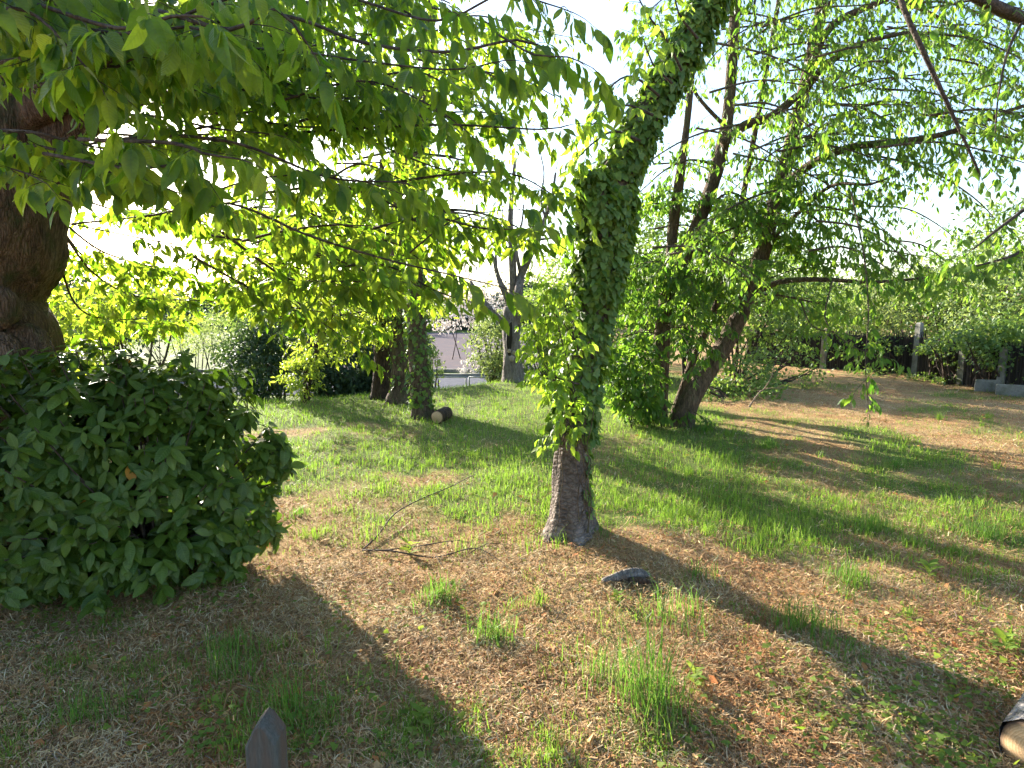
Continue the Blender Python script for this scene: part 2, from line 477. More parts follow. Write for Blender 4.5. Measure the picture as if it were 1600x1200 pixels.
M = {}
M['cherry'] = leafmat('cherry_leaf', (.018, .055, .010), (.050, .104, .016), (.18, .40, .012), (.58, .74, .045), .42, .5, .45, .35)
M['right_leaf'] = leafmat('broad_leaf', (.040, .092, .018), (.080, .148, .028), (.15, .36, .025), (.36, .54, .05), .5, .48, 0., .35)
M['shoot'] = leafmat('young_shoot_leaf', (.10, .19, .025), (.15, .24, .03), (.30, .52, .03), (.46, .63, .05), .45, .52)
M['ivy'] = leafmat('ivy_leaf', (.050, .110, .018), (.16, .235, .050), (.12, .26, .012), (.30, .46, .03), .46, .34, spec=.35)
M['laurel'] = leafmat('laurel_leaf', (.032, .072, .008), (.088, .142, .018), (.08, .18, .006), (.20, .34, .015), .36, .32, .35, .34, odd=((.45, .20, .03), .004))
M['dark'] = leafmat('evergreen_leaf', (.018, .045, .020), (.045, .085, .03), (.04, .09, .015), (.09, .15, .02), .6, .3)
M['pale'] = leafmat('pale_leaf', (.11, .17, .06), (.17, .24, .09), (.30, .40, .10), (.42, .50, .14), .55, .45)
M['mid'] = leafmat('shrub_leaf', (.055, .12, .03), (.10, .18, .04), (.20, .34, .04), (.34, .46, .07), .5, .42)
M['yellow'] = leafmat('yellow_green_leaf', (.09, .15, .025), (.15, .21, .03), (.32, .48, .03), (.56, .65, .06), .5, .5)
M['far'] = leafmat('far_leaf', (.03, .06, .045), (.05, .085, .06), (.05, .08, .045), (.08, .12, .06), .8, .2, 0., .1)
M['blossom'] = leafmat('blossom_petal', (.55, .50, .48), (.72, .68, .66), (.4, .36, .33), (.5, .46, .42), .7, .35)
M['bark_left'] = barkmat('old_bark', (.045, .029, .021), (.15, .098, .068), (.27, .19, .14), (7, 7, 1.6), 1., (.05, .06, .022), scale=5.)
M['bark_cherry'] = barkmat('cherry_bark', (.07, .052, .045), (.17, .135, .115), (.30, .25, .22), (3.2, 3.2, 5.5), .8)
M['bark_brown'] = barkmat('brown_bark', (.05, .034, .024), (.13, .092, .062), (.22, .16, .11), (6, 6, 1.5), .8, (.09, .10, .04))
M['bark_grey'] = barkmat('grey_bark', (.10, .085, .075), (.22, .19, .17), (.34, .30, .27), (7, 7, 1.2), .7)
M['bark_dark'] = barkmat('dark_bark', (.03, .02, .015), (.075, .05, .035), (.12, .085, .06), (6, 6, 1.5), .8)
M['branch'] = barkmat('branch_bark', (.035, .025, .02), (.08, .06, .048), (.14, .11, .09), (4, 4, 4), .4)
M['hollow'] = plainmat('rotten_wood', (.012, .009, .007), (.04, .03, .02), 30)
M['fungus'] = plainmat('pale_burr_wood', (.25, .20, .15), (.42, .36, .29), 25)
def cutmat():
    m, nt = newmat('sawn_wood'); uv = N(nt, 'ShaderNodeUVMap')
    ln = N(nt, 'ShaderNodeVectorMath'); ln.operation = 'LENGTH'; link(nt, uv.outputs[0], ln.inputs[0])
    nz = noise_node(nt, 3., 4, .6, uv.outputs[0]); fine = noise_node(nt, 24., 4, .7, uv.outputs[0])
    rad = mathn(nt, 'ADD', ln.outputs['Value'], mathn(nt, 'MULTIPLY', nz, .18))
    ring = mathn(nt, 'FRACT', mathn(nt, 'MULTIPLY', rad, 13.))
    col = mixc(nt, ring, (.62, .43, .25), (.46, .28, .13)); col = mixc(nt, ramp(nt, ln.outputs['Value'], [(.80, (0, 0, 0)), (.97, (1, 1, 1))]), col, (.10, .06, .035))
    col = mixc(nt, .6, col, ramp(nt, fine, [(.3, (.55, .5, .45)), (.7, (1.1, 1.1, 1.1))]), 'MULTIPLY')
    pr = N(nt, 'ShaderNodeBsdfPrincipled'); pr.inputs['Roughness'].default_value = .9; link(nt, col, pr.inputs['Base Color'])
    b = N(nt, 'ShaderNodeBump'); b.inputs['Strength'].default_value = .4; b.inputs['Distance'].default_value = .004; link(nt, fine, b.inputs['Height']); link(nt, b.outputs[0], pr.inputs['Normal'])
    finish(nt, pr.outputs[0]); return m
M['cut'] = cutmat()
M['bark_pale'] = barkmat('pale_log_bark', (.16, .14, .13), (.38, .35, .33), (.58, .54, .51), (6, 6, 6), .8)
M['stake'] = plainmat('weathered_stake', (.045, .048, .045), (.10, .10, .09), 30, .85, .5, (6, 6, .8), c3=(.09, .06, .045))
M['concrete'] = plainmat('concrete', (.17, .165, .15), (.26, .25, .225), 35, .9, .4, c3=(.11, .115, .08))
M['asphalt'] = plainmat('asphalt', (.13, .13, .145), (.17, .17, .185), 40, 1., .2)
M['lot'] = plainmat('lot_asphalt', (.13, .115, .12), (.17, .15, .155), 20, 1., .2, c3=(.18, .145, .14))
M['metal'] = plainmat('galvanised_metal', (.22, .22, .22), (.32, .32, .32), 20, .5, .05)
M['screen'] = islandmat('brushwood', [(.022, .019, .017), (.045, .038, .034), (.07, .06, .052), (.032, .027, .024)])
M['stick'] = barkmat('stick_bark', (.16, .12, .09), (.28, .22, .17), (.40, .33, .26), (9, 9, 9), .3)
M['grass'] = islandmat('grass_blade', [(.07, .16, .02), (.11, .21, .025), (.16, .24, .03), (.09, .19, .025), (.30, .29, .09), (.13, .22, .03), (.08, .17, .022)], .48, (.36, .60, .04), .5, .3)
M['tuft'] = islandmat('tuft_blade', [(.05, .13, .02), (.08, .17, .025), (.12, .20, .03), (.06, .14, .02), (.24, .24, .08)], .42, (.24, .50, .04), .5, .3)
M['litter'] = islandmat('dry_litter', [(.30, .18, .08), (.54, .40, .20), (.64, .53, .32), (.45, .235, .105), (.68, .60, .40), (.21, .115, .055), (.57, .40, .20)], .15, (.4, .25, .1), patch=.55)
M['flake'] = islandmat('dead_leaf', [(.38, .17, .06), (.50, .28, .11), (.28, .11, .04), (.60, .43, .21), (.44, .20, .075)], .2, (.5, .3, .1), patch=.6)
M['weed'] = leafmat('weed_leaf', (.09, .16, .03), (.15, .21, .045), (.26, .40, .03), (.42, .52, .07), .75, .4, 0., .15)

def ground_material():
    m, nt = newmat('soil_and_grass')
    tc = N(nt, 'ShaderNodeTexCoord'); at = N(nt, 'ShaderNodeAttribute'); at.attribute_name = 'green'
    fine = noise_node(nt, 55., 6, .75, tc.outputs['Object'], .5); med = noise_node(nt, 6., 5, .65, tc.outputs['Object'])
    big = noise_node(nt, 1.1, 4, .6, tc.outputs['Object'])
    straw = ramp(nt, fine, [(.28, (.09, .048, .024)), (.42, (.28, .18, .085)), (.56, (.47, .34, .17)), (.75, (.64, .52, .31))])
    straw = mixc(nt, ramp(nt, big, [(.42, (0, 0, 0)), (.62, (.75, .75, .75))]), straw, mixc(nt, .55, straw, (.72, .40, .27), 'MULTIPLY'))
    straw = mixc(nt, .5, straw, ramp(nt, med, [(.3, (.55, .5, .48)), (.7, (1.15, 1.1, 1.05))]), 'MULTIPLY')
    grn = ramp(nt, fine, [(.30, (.035, .06, .015)), (.5, (.10, .15, .03)), (.72, (.19, .22, .06))])
    col = mixc(nt, ramp(nt, mathn(nt, 'ADD', at.outputs['Fac'], mathn(nt, 'MULTIPLY', mathn(nt, 'SUBTRACT', fine, .5), .8)), [(.35, (0, 0, 0)), (.75, (.9, .9, .9))]), straw, grn)
    pr = N(nt, 'ShaderNodeBsdfPrincipled'); pr.inputs['Roughness'].default_value = .95; pr.inputs['Specular IOR Level'].default_value = .1
    link(nt, col, pr.inputs['Base Color'])
    b = N(nt, 'ShaderNodeBump'); b.inputs['Strength'].default_value = .8; b.inputs['Distance'].default_value = .03
    link(nt, fine, b.inputs['Height']); link(nt, b.outputs[0], pr.inputs['Normal'])
    finish(nt, pr.outputs[0]); return m
M['ground'] = ground_material()

# ------------------------------------------------------------------ ground, road, far lot
def axis(a, b, step, far, grow=1.25):
    m = list(np.arange(a, b + step / 2, step)); s = step
    lo, hi = [], []
    x = a
    while x > -far: s *= grow; x -= s; lo.append(x)
    s = step; x = b
    while x < far: s *= grow; x += s; hi.append(x)
    return np.array(lo[::-1] + m + hi)
gx = axis(-6, 10, .075, 700); gy = axis(.4, 15, .075, 900)
X, Y = np.meshgrid(gx, gy, indexing='ij')
Z = terrain(X, Y)
nx, ny = X.shape
ii = (np.arange(nx - 1)[:, None] * ny + np.arange(ny - 1)[None])
q = np.stack([ii, ii + ny, ii + ny + 1, ii + 1], -1).reshape(-1, 4)
mb = MB(); mb.add(np.stack([X, Y, Z], -1).reshape(-1, 3), q)
ground = mb.build('ground', M['ground']); tag(ground, kind='structure')
at = ground.data.attributes.new('green', 'FLOAT', 'POINT')
at.data.foreach_set('value', green_mask(X, Y).astype(np.float32).ravel())

def sheet(name, mat, x0, x1, y0, y1, dz, n=40, mfun=None):
    xs = np.linspace(x0, x1, n); ys = np.linspace(0, 1, 12)
    A, B = np.meshgrid(xs, ys, indexing='ij')
    YY = y0 + (y1 - y0) * B + (0 if mfun is None else mfun(A))
    ZZ = np.maximum(terrain(A, YY), terrain(A, YY + .3)) + dz
    i = (np.arange(n - 1)[:, None] * 12 + np.arange(11)[None])
    q = np.stack([i, i + 12, i + 13, i + 1], -1).reshape(-1, 4)
    m = MB(); m.add(np.stack([A, YY, ZZ], -1).reshape(-1, 3), q)
    o = m.build(name, mat); tag(o, kind='structure'); return o
bend = lambda a: .0015 * (a + 6) ** 2
sheet('road', M['asphalt'], -45, 4.5, 20.6, 25.6, .03, mfun=bend)
sheet('parking_lot', M['lot'], -13, 7, 28.0, 66.0, .035)
kb = MB()
for yy in (25.75, 27.7):
    xs = np.linspace(-45, 4.5, 60)
    for a, b in zip(xs[:-1], xs[1:]):
        f = bend if yy < 26 else (lambda t: 0.)
        c = [(a, yy + f(a), -1.6), (b, yy + f(b), -1.6), (b, yy + .15 + f(b), -1.6), (a, yy + .15 + f(a), -1.6)]
        v = c + [(x, y, -1.30) for x, y, z in c]
        kb.add(v, [(0, 1, 5, 4), (1, 2, 6, 5), (2, 3, 7, 6), (3, 0, 4, 7), (4, 5, 6, 7)])
tag(kb.build('kerb', M['concrete'], smooth=False), kind='structure')

# ------------------------------------------------------------------ grass, litter, ground cover (nobody could count these)
def scatter(n, y_near=1.2, y_far=13.5, power=1.5, half=.98):
    u = RNG.random(n)
    k = 1 - power
    y = (y_near ** k + u * (y_far ** k - y_near ** k)) ** (1 / k) if abs(k) > 1e-6 else y_near * (y_far / y_near) ** u
    x = RNG.uniform(-1, 1, n) * (half * y + .8)
    return x, y
def blades(mb, x, y, h, w, lean=.45, z=None, yaw=None):
    n = len(x); z = terrain(x, y) - .005 if z is None else z
    th = RNG.uniform(0, 2 * math.pi, n) if yaw is None else yaw
    d = np.stack([np.cos(th), np.sin(th), np.zeros(n)], -1); s = np.stack([-np.sin(th), np.cos(th), np.zeros(n)], -1)
    ln = RNG.uniform(.1, 1, n)[:, None] * lean * h[:, None]
    p0 = np.stack([x, y, z], -1); up = V(0, 0, 1)[None] * h[:, None]
    p1 = p0 + up * .62 + d * ln * .30; p2 = p0 + up * RNG.uniform(.72, 1, n)[:, None] + d * ln
    ww = s * w[:, None]
    v = np.stack([p0 - ww, p0 + ww, p1 - ww * .75, p1 + ww * .75, p2], 1).reshape(-1, 3)
    b = (np.arange(n) * 5)[:, None]
    mb.add(v, b + np.array([[0, 1, 3, 2]]), b + np.array([[2, 3, 4]]))
gm = MB()
x, y = scatter(260000, 1.7, 14.5, 1.3)
g = green_mask(x, y)
patch = fbm(x * 4.3 + 11, y * 4.3, 3)
keep = RNG.random(len(x)) < np.clip(g * 1.4 - .35 + (patch - .5) * 2.2, .20, 1)
x, y, g, patch = x[keep], y[keep], g[keep], patch[keep]
h = (.022 + .060 * g * RNG.uniform(.3, 1.5, len(x))) * (.6 + .8 * patch) * RNG.uniform(.7, 1.3, len(x))
w = RNG.uniform(.0009, .0020, len(x)) * (1 + .10 * y)
blades(gm, x, y, h, w, .8)
cx, cy2 = scatter(420, 1.9, 11, 1.2)
ck = RNG.random(len(cx)) < .25 + green_mask(cx, cy2); cx, cy2 = cx[ck], cy2[ck]
for a, b in zip(cx, cy2):
    k = int(RNG.integers(10, 60)); hh = RNG.uniform(.05, .17); sp_ = RNG.uniform(.02, .07)
    blades(gm, a + RNG.normal(0, sp_, k), b + RNG.normal(0, sp_, k), hh * RNG.uniform(.4, 1.1, k), RNG.uniform(.0009, .0018, k) * (1 + .1 * b), 1.1)
tag(gm.build('grass', M['grass'], smooth=False), 'short sunlit grass growing over the clearing', 'grass', kind='stuff')

sm = MB()
x, y = scatter(60000, 1.7, 11, 1.5)
g = green_mask(x, y); keep = RNG.random(len(x)) < .25 + .9 * sstep(.45, .62, fbm(x * 2.1 + 41, y * 2.1, 3)) - .25 * g
x, y = x[keep], y[keep]
blades(sm, x, y, RNG.uniform(.015, .06, len(x)), RNG.uniform(.0006, .0013, len(x)) * (1 + .12 * y), 1.6)
tag(sm.build('dry_grass', M['litter'], smooth=False), 'dry bleached grass stalks standing in the straw', 'dry grass', kind='stuff')
lm = MB()
x, y = scatter(330000, 1.7, 13, 1.6)
g = green_mask(x, y); keep = RNG.random(len(x)) < (1.0 - .72 * g) * (.35 + .65 * sstep(.36, .56, fbm(x * 2.6 + 71, y * 2.6, 3)))
x, y = x[keep], y[keep]; n = len(x)
th = RNG.uniform(0, 6.283, n); ln = RNG.uniform(.012, .06, n) ** 1.0 * (1 + .05 * y); w = RNG.uniform(.0006, .0016, n) * (1 + .16 * y)
d = np.stack([np.cos(th), np.sin(th), RNG.normal(0, .38, n)], -1); s = np.stack([-np.sin(th), np.cos(th), RNG.normal(0, .3, n)], -1)
p = np.stack([x, y, terrain(x, y) + RNG.uniform(.001, .024, n)], -1)
bow = V(0, 0, .22)[None] * (ln * RNG.uniform(-.3, 1, n))[:, None] + s * (ln * RNG.normal(0, .10, n))[:, None]
v = np.stack([p - d * ln[:, None] * .5 - s * w[:, None], p - d * ln[:, None] * .5 + s * w[:, None],
              p + bow + s * w[:, None], p + bow - s * w[:, None],
              p + d * ln[:, None] * .5], 1)
b = (np.arange(n) * 5)[:, None]
lm.add(v.reshape(-1, 3), b + np.array([[0, 1, 2, 3]]), b + np.array([[3, 2, 4]]))
tag(lm.build('dry_straw_litter', M['litter'], smooth=False), 'dry straw and needle litter covering the ground', 'litter', kind='stuff')

fl = Leaves()
x, y = scatter(75000, 1.7, 12, 1.7)
g = green_mask(x, y); keep = RNG.random(len(x)) < 1.0 - .8 * g
x, y = x[keep], y[keep]; n = len(x)
fl.add(np.stack([x, y, terrain(x, y) + RNG.uniform(.004, .02, n)], -1), unit(np.stack([RNG.normal(size=n), RNG.normal(size=n), RNG.normal(size=n) * .3], -1)),
       unit(V(0, 0, 1)[None] + RNG.normal(size=(n, 3)) * .45), RNG.uniform(.006, .020, n) * (1 + .05 * y))
k = 900; x, y = scatter(k, 1.8, 9, 1.7)
fl.add(np.stack([x, y, terrain(x, y) + RNG.uniform(.008, .025, k)], -1), unit(np.stack([RNG.normal(size=k), RNG.normal(size=k), RNG.normal(size=k) * .3], -1)), unit(V(0, 0, 1)[None] + RNG.normal(size=(k, 3)) * .4), RNG.uniform(.025, .065, k))
root = thing('fallen_leaves', 'small dead brown leaves strewn over the ground', 'fallen leaves', (0, 0, 0)); root['kind'] = 'stuff'
fl.build(root, M['flake'], FAR, mass_name='dead_leaf_layer')

# low weeds in patches
wl = Leaves()
spots = [(330, 1150, .28, 90), (470, 1170, .25, 70), (640, 1150, .3, 60), (1420, 1120, .38, 320), (1330, 1150, .3, 120), (1500, 1060, .3, 160), (1380, 990, .3, 80),
         (1560, 1010, .25, 90), (560, 960, .35, 50), (700, 960, .3, 40), (130, 980, .5, 120), (330, 940, .4, 90), (60, 960, .3, 60), (1480, 1180, .2, 120), (600, 1060, .3, 50),
         (1100, 1150, .25, 40), (1250, 1080, .3, 60), (250, 1090, .3, 50)]
for px, py, r, k in spots:
    k = int(k * 1.5); c = G(px, min(py, 1195))
    x = c[0] + RNG.normal(0, r * .5, k); y = np.maximum(c[1] + RNG.normal(0, r * .5, k), .9)
    wl.add(np.stack([x, y, terrain(x, y) + RNG.uniform(.01, .05, k)], -1), unit(np.stack([RNG.normal(size=k), RNG.normal(size=k), RNG.uniform(-.2, .4, k)], -1)),
           unit(V(0, 0, 1)[None] + RNG.normal(size=(k, 3)) * .35), RNG.uniform(.012, .032, k))
root = thing('ground_cover', 'low pale green weeds creeping through the straw', 'weeds', (0, 0, 0)); root['kind'] = 'stuff'
wl.build(root, M['weed'], IVY, mass_name='weed_layer')

# ------------------------------------------------------------------ ivy on a trunk
def ivy_on(lv, p, r, i0, i1, n, L, thick=.05, a0=0., a1=6.283):
    t, u, w = frames(p)
    i = RNG.uniform(i0, i1 - 1.001, n); k = i.astype(int); f = (i - k)[:, None]
    c = p[k] * (1 - f) + p[np.minimum(k + 1, len(p) - 1)] * f
    a = RNG.uniform(a0, a1, n)
    out = np.cos(a)[:, None] * u[k] + np.sin(a)[:, None] * w[k]
    lump = fbm(a * 2.0 + 3, i * .12, 3)
    rad = r[k] + thick * (lump * 1.2) * RNG.uniform(.2, 1.25, n)
    ax = unit(V(0, 0, -1.0)[None] + out * RNG.uniform(.1, .9, n)[:, None] + RNG.normal(size=(n, 3)) * .45)
    nr = unit(out + RNG.normal(size=(n, 3)) * .35 + V(0, 0, .25))
    lv.add(c + out * rad[:, None], ax, nr, L * RNG.uniform(.45, 1.4, n))

# ------------------------------------------------------------------ the big tree on the left
D = 4.1
lt = thing('cherry_tree', 'massive old tree with burred trunk behind the glossy bush, leafy boughs across the top', 'tree', V(-3.42, D, float(terrain(-3.42, D))))
mb = MB()
base = P(-60, 900, D); base[2] = terrain(base[0], D) - .05
tp = [base] + [P(px, py, D) for px, py in ((-58, 800), (-55, 650), (-50, 540), (-58, 450), (-30, 360), (-12, 260), (5, 160), (0, 40), (-10, -120), (-20, -300))]
tube(mb, tp, [.62, .52, .50, .50, .44, .46, .42, .38, .36, .33, .28], 40, .06, rough=.16, flare=.2, seed=3., flute=.03)
mb.build('trunk', M['bark_left'], lt)
def burl(c, r, seed, name='burl', mat='bark_left', par=lt, sq=(1, 1, 1.25)):
    m = MB(); nu, nv = 20, 12
    th = np.linspace(0, 2 * math.pi, nu, endpoint=False); ph = np.linspace(.05, math.pi - .05, nv)
    T, Pn = np.meshgrid(th, ph, indexing='ij')
    d = np.stack([np.cos(T) * np.sin(Pn), np.sin(T) * np.sin(Pn), np.cos(Pn)], -1)
    rr = r * (.75 + .6 * fbm(d[..., 0] * 1.8 + seed, d[..., 2] * 1.8 + d[..., 1] * 1.3 + seed, 3))
    v = np.asarray(c) + d * rr[..., None] * np.array(sq)
    i = np.arange(nu)[:, None] * nv; i2 = ((np.arange(nu) + 1) % nu)[:, None] * nv; j = np.arange(nv - 1)[None]
    m.add(v.reshape(-1, 3), np.stack([i + j, i + j + 1, i2 + j + 1, i2 + j], -1).reshape(-1, 4))
    m.build(name, M[mat], par)
burl(P(42, 545, D - .18), .13, 2.); burl(P(5, 560, D - .33), .12, 5.); burl(P(62, 575, D - .08), .10, 8.); burl(P(0, 480, D - .36), .10, 11.)
LV = Leaves()
# sawn thick stubs high on the trunk
for pts, r in (([(40, 190, 4.0), (110, 130, 3.8), (172, 95, 3.65)], (.13, .115, .105)), ([(70, 230, 4.0), (150, 175, 4.0), (235, 118, 4.0), (262, 85, 4.0)], (.11, .10, .085, .08))):
    m = MB(); tube(m, [P(*a) for a in pts], r, 16, .05, rough=.14, seed=r[0] * 50); m.build('limb_stub', M['bark_left'], lt)
near = [  # photo positions and distances along each bough
    ([(60, 60, 3.6), (250, 18, 2.7), (430, 32, 2.2), (560, 48, 2.0), (690, 57, 1.9), (800, 60, 1.8), (860, 68, 1.78)], .022),
    ([(60, 200, 3.8), (300, 222, 3.0), (540, 210, 2.6), (700, 205, 2.5), (840, 195, 2.4), (900, 210, 2.4)], .020),
    ([(70, 240, 3.6), (200, 228, 2.6), (350, 236, 2.0), (500, 262, 1.85), (620, 290, 1.75)], .020),
    ([(110, 350, 3.4), (240, 335, 2.7), (350, 335, 2.3), (480, 372, 2.0), (600, 398, 1.85), (700, 408, 1.75), (780, 420, 1.7)], .016),
    ([(110, 350, 3.6), (220, 368, 3.3), (300, 396, 3.1), (400, 445, 3.0), (490, 500, 2.9), (560, 535, 2.85)], .012),
    ([(0, 150, 2.3), (150, 110, 1.75), (290, 50, 1.55), (420, 0, 1.45)], .020),
    ([(0, 225, 2.5), (100, 255, 1.95), (200, 265, 1.7), (310, 290, 1.6)], .014),
    ([(-80, 240, 2.5), (0, 270, 1.9), (80, 300, 1.7)], .012),
    ([(250, 80, 2.4), (420, 95, 2.1), (560, 110, 1.9), (700, 100, 1.75), (800, 72, 1.65)], .014),
    ([(430, 160, 2.4), (560, 140, 2.1), (660, 150, 1.95), (750, 190, 1.9)], .012),
    ([(560, 212, 3.0), (680, 255, 2.8), (780, 280, 2.7), (850, 300, 2.6)], .012),
    ([(780, 55, 1.8), (840, 85, 1.65), (890, 105, 1.6), (925, 118, 1.6)], .009),
    ([(330, 300, 2.2), (420, 250, 2.0), (540, 262, 1.95), (640, 320, 1.9)], .010),
    ([(640, 395, 2.2), (720, 350, 2.2), (790, 330, 2.2), (840, 320, 2.2)], .009),
    ([(560, 0, 2.2), (680, 10, 2.0), (780, 0, 1.9), (850, 10, 1.8), (900, 25, 1.75)], .012),
    ([(0, 60, 2.6), (120, 30, 2.1), (260, -30, 1.9)], .014),
]
for pts, r in near:
    pts = [(a, c, d * 1.36) for a, c, d in pts]
    limb(lt, M['branch'], LV, bent([P(*a) for a in pts]), r * .5, r * .15, twig_step=.12, twig_len=.22, n=6, L=.088, hang=.95, start=.25, two=False, vert=.2, twig_r=.0018)
for k in range(15):        # boughs close overhead, upper left
    sx = RNG.uniform(-120, 120); sy = RNG.uniform(-60, 250) ; dp = RNG.uniform(2.1, 3.1); ln = RNG.uniform(160, 270); sl = RNG.uniform(-.15, .22)
    pts = [(sx - 60, sy - 10, dp + .4), (sx + ln * .35, sy + ln * .35 * sl - 8, dp), (sx + ln * .7, sy + ln * .7 * sl, dp - .1), (sx + ln, sy + ln * sl * 1.2, dp - .15)]
    limb(lt, M['branch'], LV, bent([P(*a) for a in pts]), .009, .003, twig_step=.095, twig_len=.22, n=7, L=.098, hang=.85, start=.15, two=False, twig_r=.002)
for k in range(104):        # inner boughs, deeper in the crown
    sx = RNG.uniform(20, 700); sy = RNG.uniform(-120, 330) + (90 if sx > 330 else 0); dp = RNG.uniform(3.4, 6.2)
    if sx < 330 and sy > 230: sy -= 170
    ln = RNG.uniform(160, 330); sl = RNG.uniform(-.2, .3)
    if sx + ln > 880: continue
    pts = [(sx, sy, dp), (sx + ln * .35, sy + ln * .35 * sl - 12, dp - .2), (sx + ln * .7, sy + ln * .7 * sl, dp - .35), (sx + ln, sy + ln * sl * 1.2 + 10, dp - .45)]
    limb(lt, M['branch'], LV, bent([P(*a) for a in pts]), .009, .003, twig_step=.17, twig_len=.36, n=6, L=.085, hang=.45, start=.05, two=True, twig_r=.002)
for k in range(18):        # sunlit sprays hanging in the gap under the main boughs
    sx = RNG.uniform(290, 500); sy = RNG.uniform(325, 455); dp = RNG.uniform(4.2, 6.0); ln = RNG.uniform(110, 230); sl = RNG.uniform(-.1, .3)
    pts = [(sx, sy, dp), (sx + ln * .35, sy + ln * .35 * sl - 10, dp), (sx + ln * .7, sy + ln * .7 * sl, dp - .1), (sx + ln, sy + ln * sl * 1.2 + 6, dp - .1)]
    limb(lt, M['branch'], LV, bent([P(*a) for a in pts]), .007, .003, twig_step=.15, twig_len=.36, n=6, L=.085, hang=.4, start=.05, two=True, twig_r=.002)
for k in range(5):         # dark boughs close to the viewer
    sx = RNG.uniform(60, 420); sy = RNG.choice([RNG.uniform(-30, 60), RNG.uniform(200, 290)]); dp = RNG.uniform(1.8, 2.4); ln = RNG.uniform(150, 240)
    pts = [(sx - 80, sy - 14, dp + .3), (sx + ln * .3, sy - 6, dp), (sx + ln * .7, sy + 4, dp - .1), (sx + ln, sy + 20, dp - .15)]
    limb(lt, M['branch'], LV, bent([P(*a) for a in pts]), .007, .003, twig_step=.11, twig_len=.20, n=6, L=.092, hang=1.0, start=.2, two=False, twig_r=.0018)
for pts in ([(95, 345, 4.2), (160, 390, 4.4), (260, 430, 4.7), (390, 455, 5.0)], [(95, 360, 4.3), (150, 430, 4.7), (220, 460, 5.0), (330, 470, 5.3)],
            [(90, 350, 4.4), (130, 400, 5.0), (180, 420, 5.4), (250, 415, 5.8)], [(300, 400, 4.0), (380, 450, 4.2), (450, 470, 4.3), (560, 480, 4.4)],
            [(100, 300, 4.6), (180, 325, 4.9), (260, 335, 5.2), (350, 360, 5.5)], [(200, 300, 4.8), (280, 330, 5.0), (350, 345, 5.2), (430, 350, 5.4)],
            [(90, 400, 4.4), (120, 470, 4.7), (170, 505, 4.9), (250, 500, 5.1)], [(330, 350, 3.4), (420, 420, 3.5), (480, 440, 3.5), (600, 440, 3.5)]):
    limb(lt, M['branch'], LV, bent([P(*a) for a in pts]), .009, .003, twig_step=.10, twig_len=.34, n=7, L=.10, hang=.3, start=.12, two=True, twig_r=.0022)
LV.build(lt, M['cherry'], CHERRY, 300, mass_shape=CHERRY_MID, wide=.88)

# ------------------------------------------------------------------ glossy laurel bush
bb = P(230, 900, 3.5); bb[2] = float(terrain(bb[0], bb[1]))
bush = thing('laurel_bush', 'dense dark glossy-leaved bush in shade at the left, wider than the trunk behind it', 'bush', bb)
lobes = [(P(215, 735, 3.6), (.72, .62, .66), 330), (P(60, 745, 3.35), (.62, .55, .68), 260), (P(365, 740, 3.7), (.36, .42, .50), 130), (P(265, 615, 3.8), (.48, .45, .32), 110),
         (P(-80, 740, 3.4), (.55, .5, .62), 90), (P(150, 860, 3.3), (.62, .40, .24), 90), (P(330, 830, 3.55), (.36, .36, .26), 60), (P(430, 700, 3.75), (.16, .2, .2), 26), (P(120, 610, 3.7), (.4, .4, .35), 80)]
lv = Leaves(); st = MB()
for c, rad, nsh in lobes:
    rad = np.array(rad)
    d = rnd_unit(nsh); d[:, 1] = np.where(RNG.random(nsh) < .6, -abs(d[:, 1]), d[:, 1])
    rr = RNG.uniform(.70, 1.04, nsh); rr = np.where(RNG.random(nsh) < .09, rr * 1.2, rr)
    rr = rr * (.72 + .56 * fbm(d[:, 0] * 3 + c[0], d[:, 2] * 3 + d[:, 1] * 2, 2))
    for k in range(nsh):
        tip = c + d[k] * rad * rr[k]
        g = float(terrain(tip[0], tip[1])) + .06
        if tip[2] < g: tip[2] = g + RNG.uniform(0, .1)
        o = unit(d[k] / rad * rad.mean() + V(0, 0, .35))
        if k % 4 == 0:
            root_p = V(bb[0] + (tip[0] - bb[0]) * .25, bb[1] + .1 + (tip[1] - bb[1]) * .3, bb[2])
            tube(st, [root_p, (root_p + tip) / 2 + V(0, 0, .12), tip], [.011, .007, .003], 5, .12, cap=False)
        m = int(RNG.integers(7, 12)); ph = RNG.uniform(0, 6.28)
        t1 = unit(np.cross(o, V(.3, .2, 1))); t2 = np.cross(o, t1)
        for j in range(m):
            a = ph + j * 2.4; el = .25 + .6 * j / m
            ax = unit((math.cos(a) * t1 + math.sin(a) * t2) * el * 1.5 + o * (.75 - el * .5) + V(0, 0, -.62) + RNG.normal(size=3) * .18)
            nr = unit(o * .9 + V(0, 0, .65) + RNG.normal(size=3) * .25 - ax * .2)
            lv.add(tip - o * .09 * (1 - j / m) - o * .02, ax, nr, RNG.uniform(.065, .125))
st.build('stems', M['branch'], bush)
lv.build(bush, M['laurel'], LAUREL, 300)

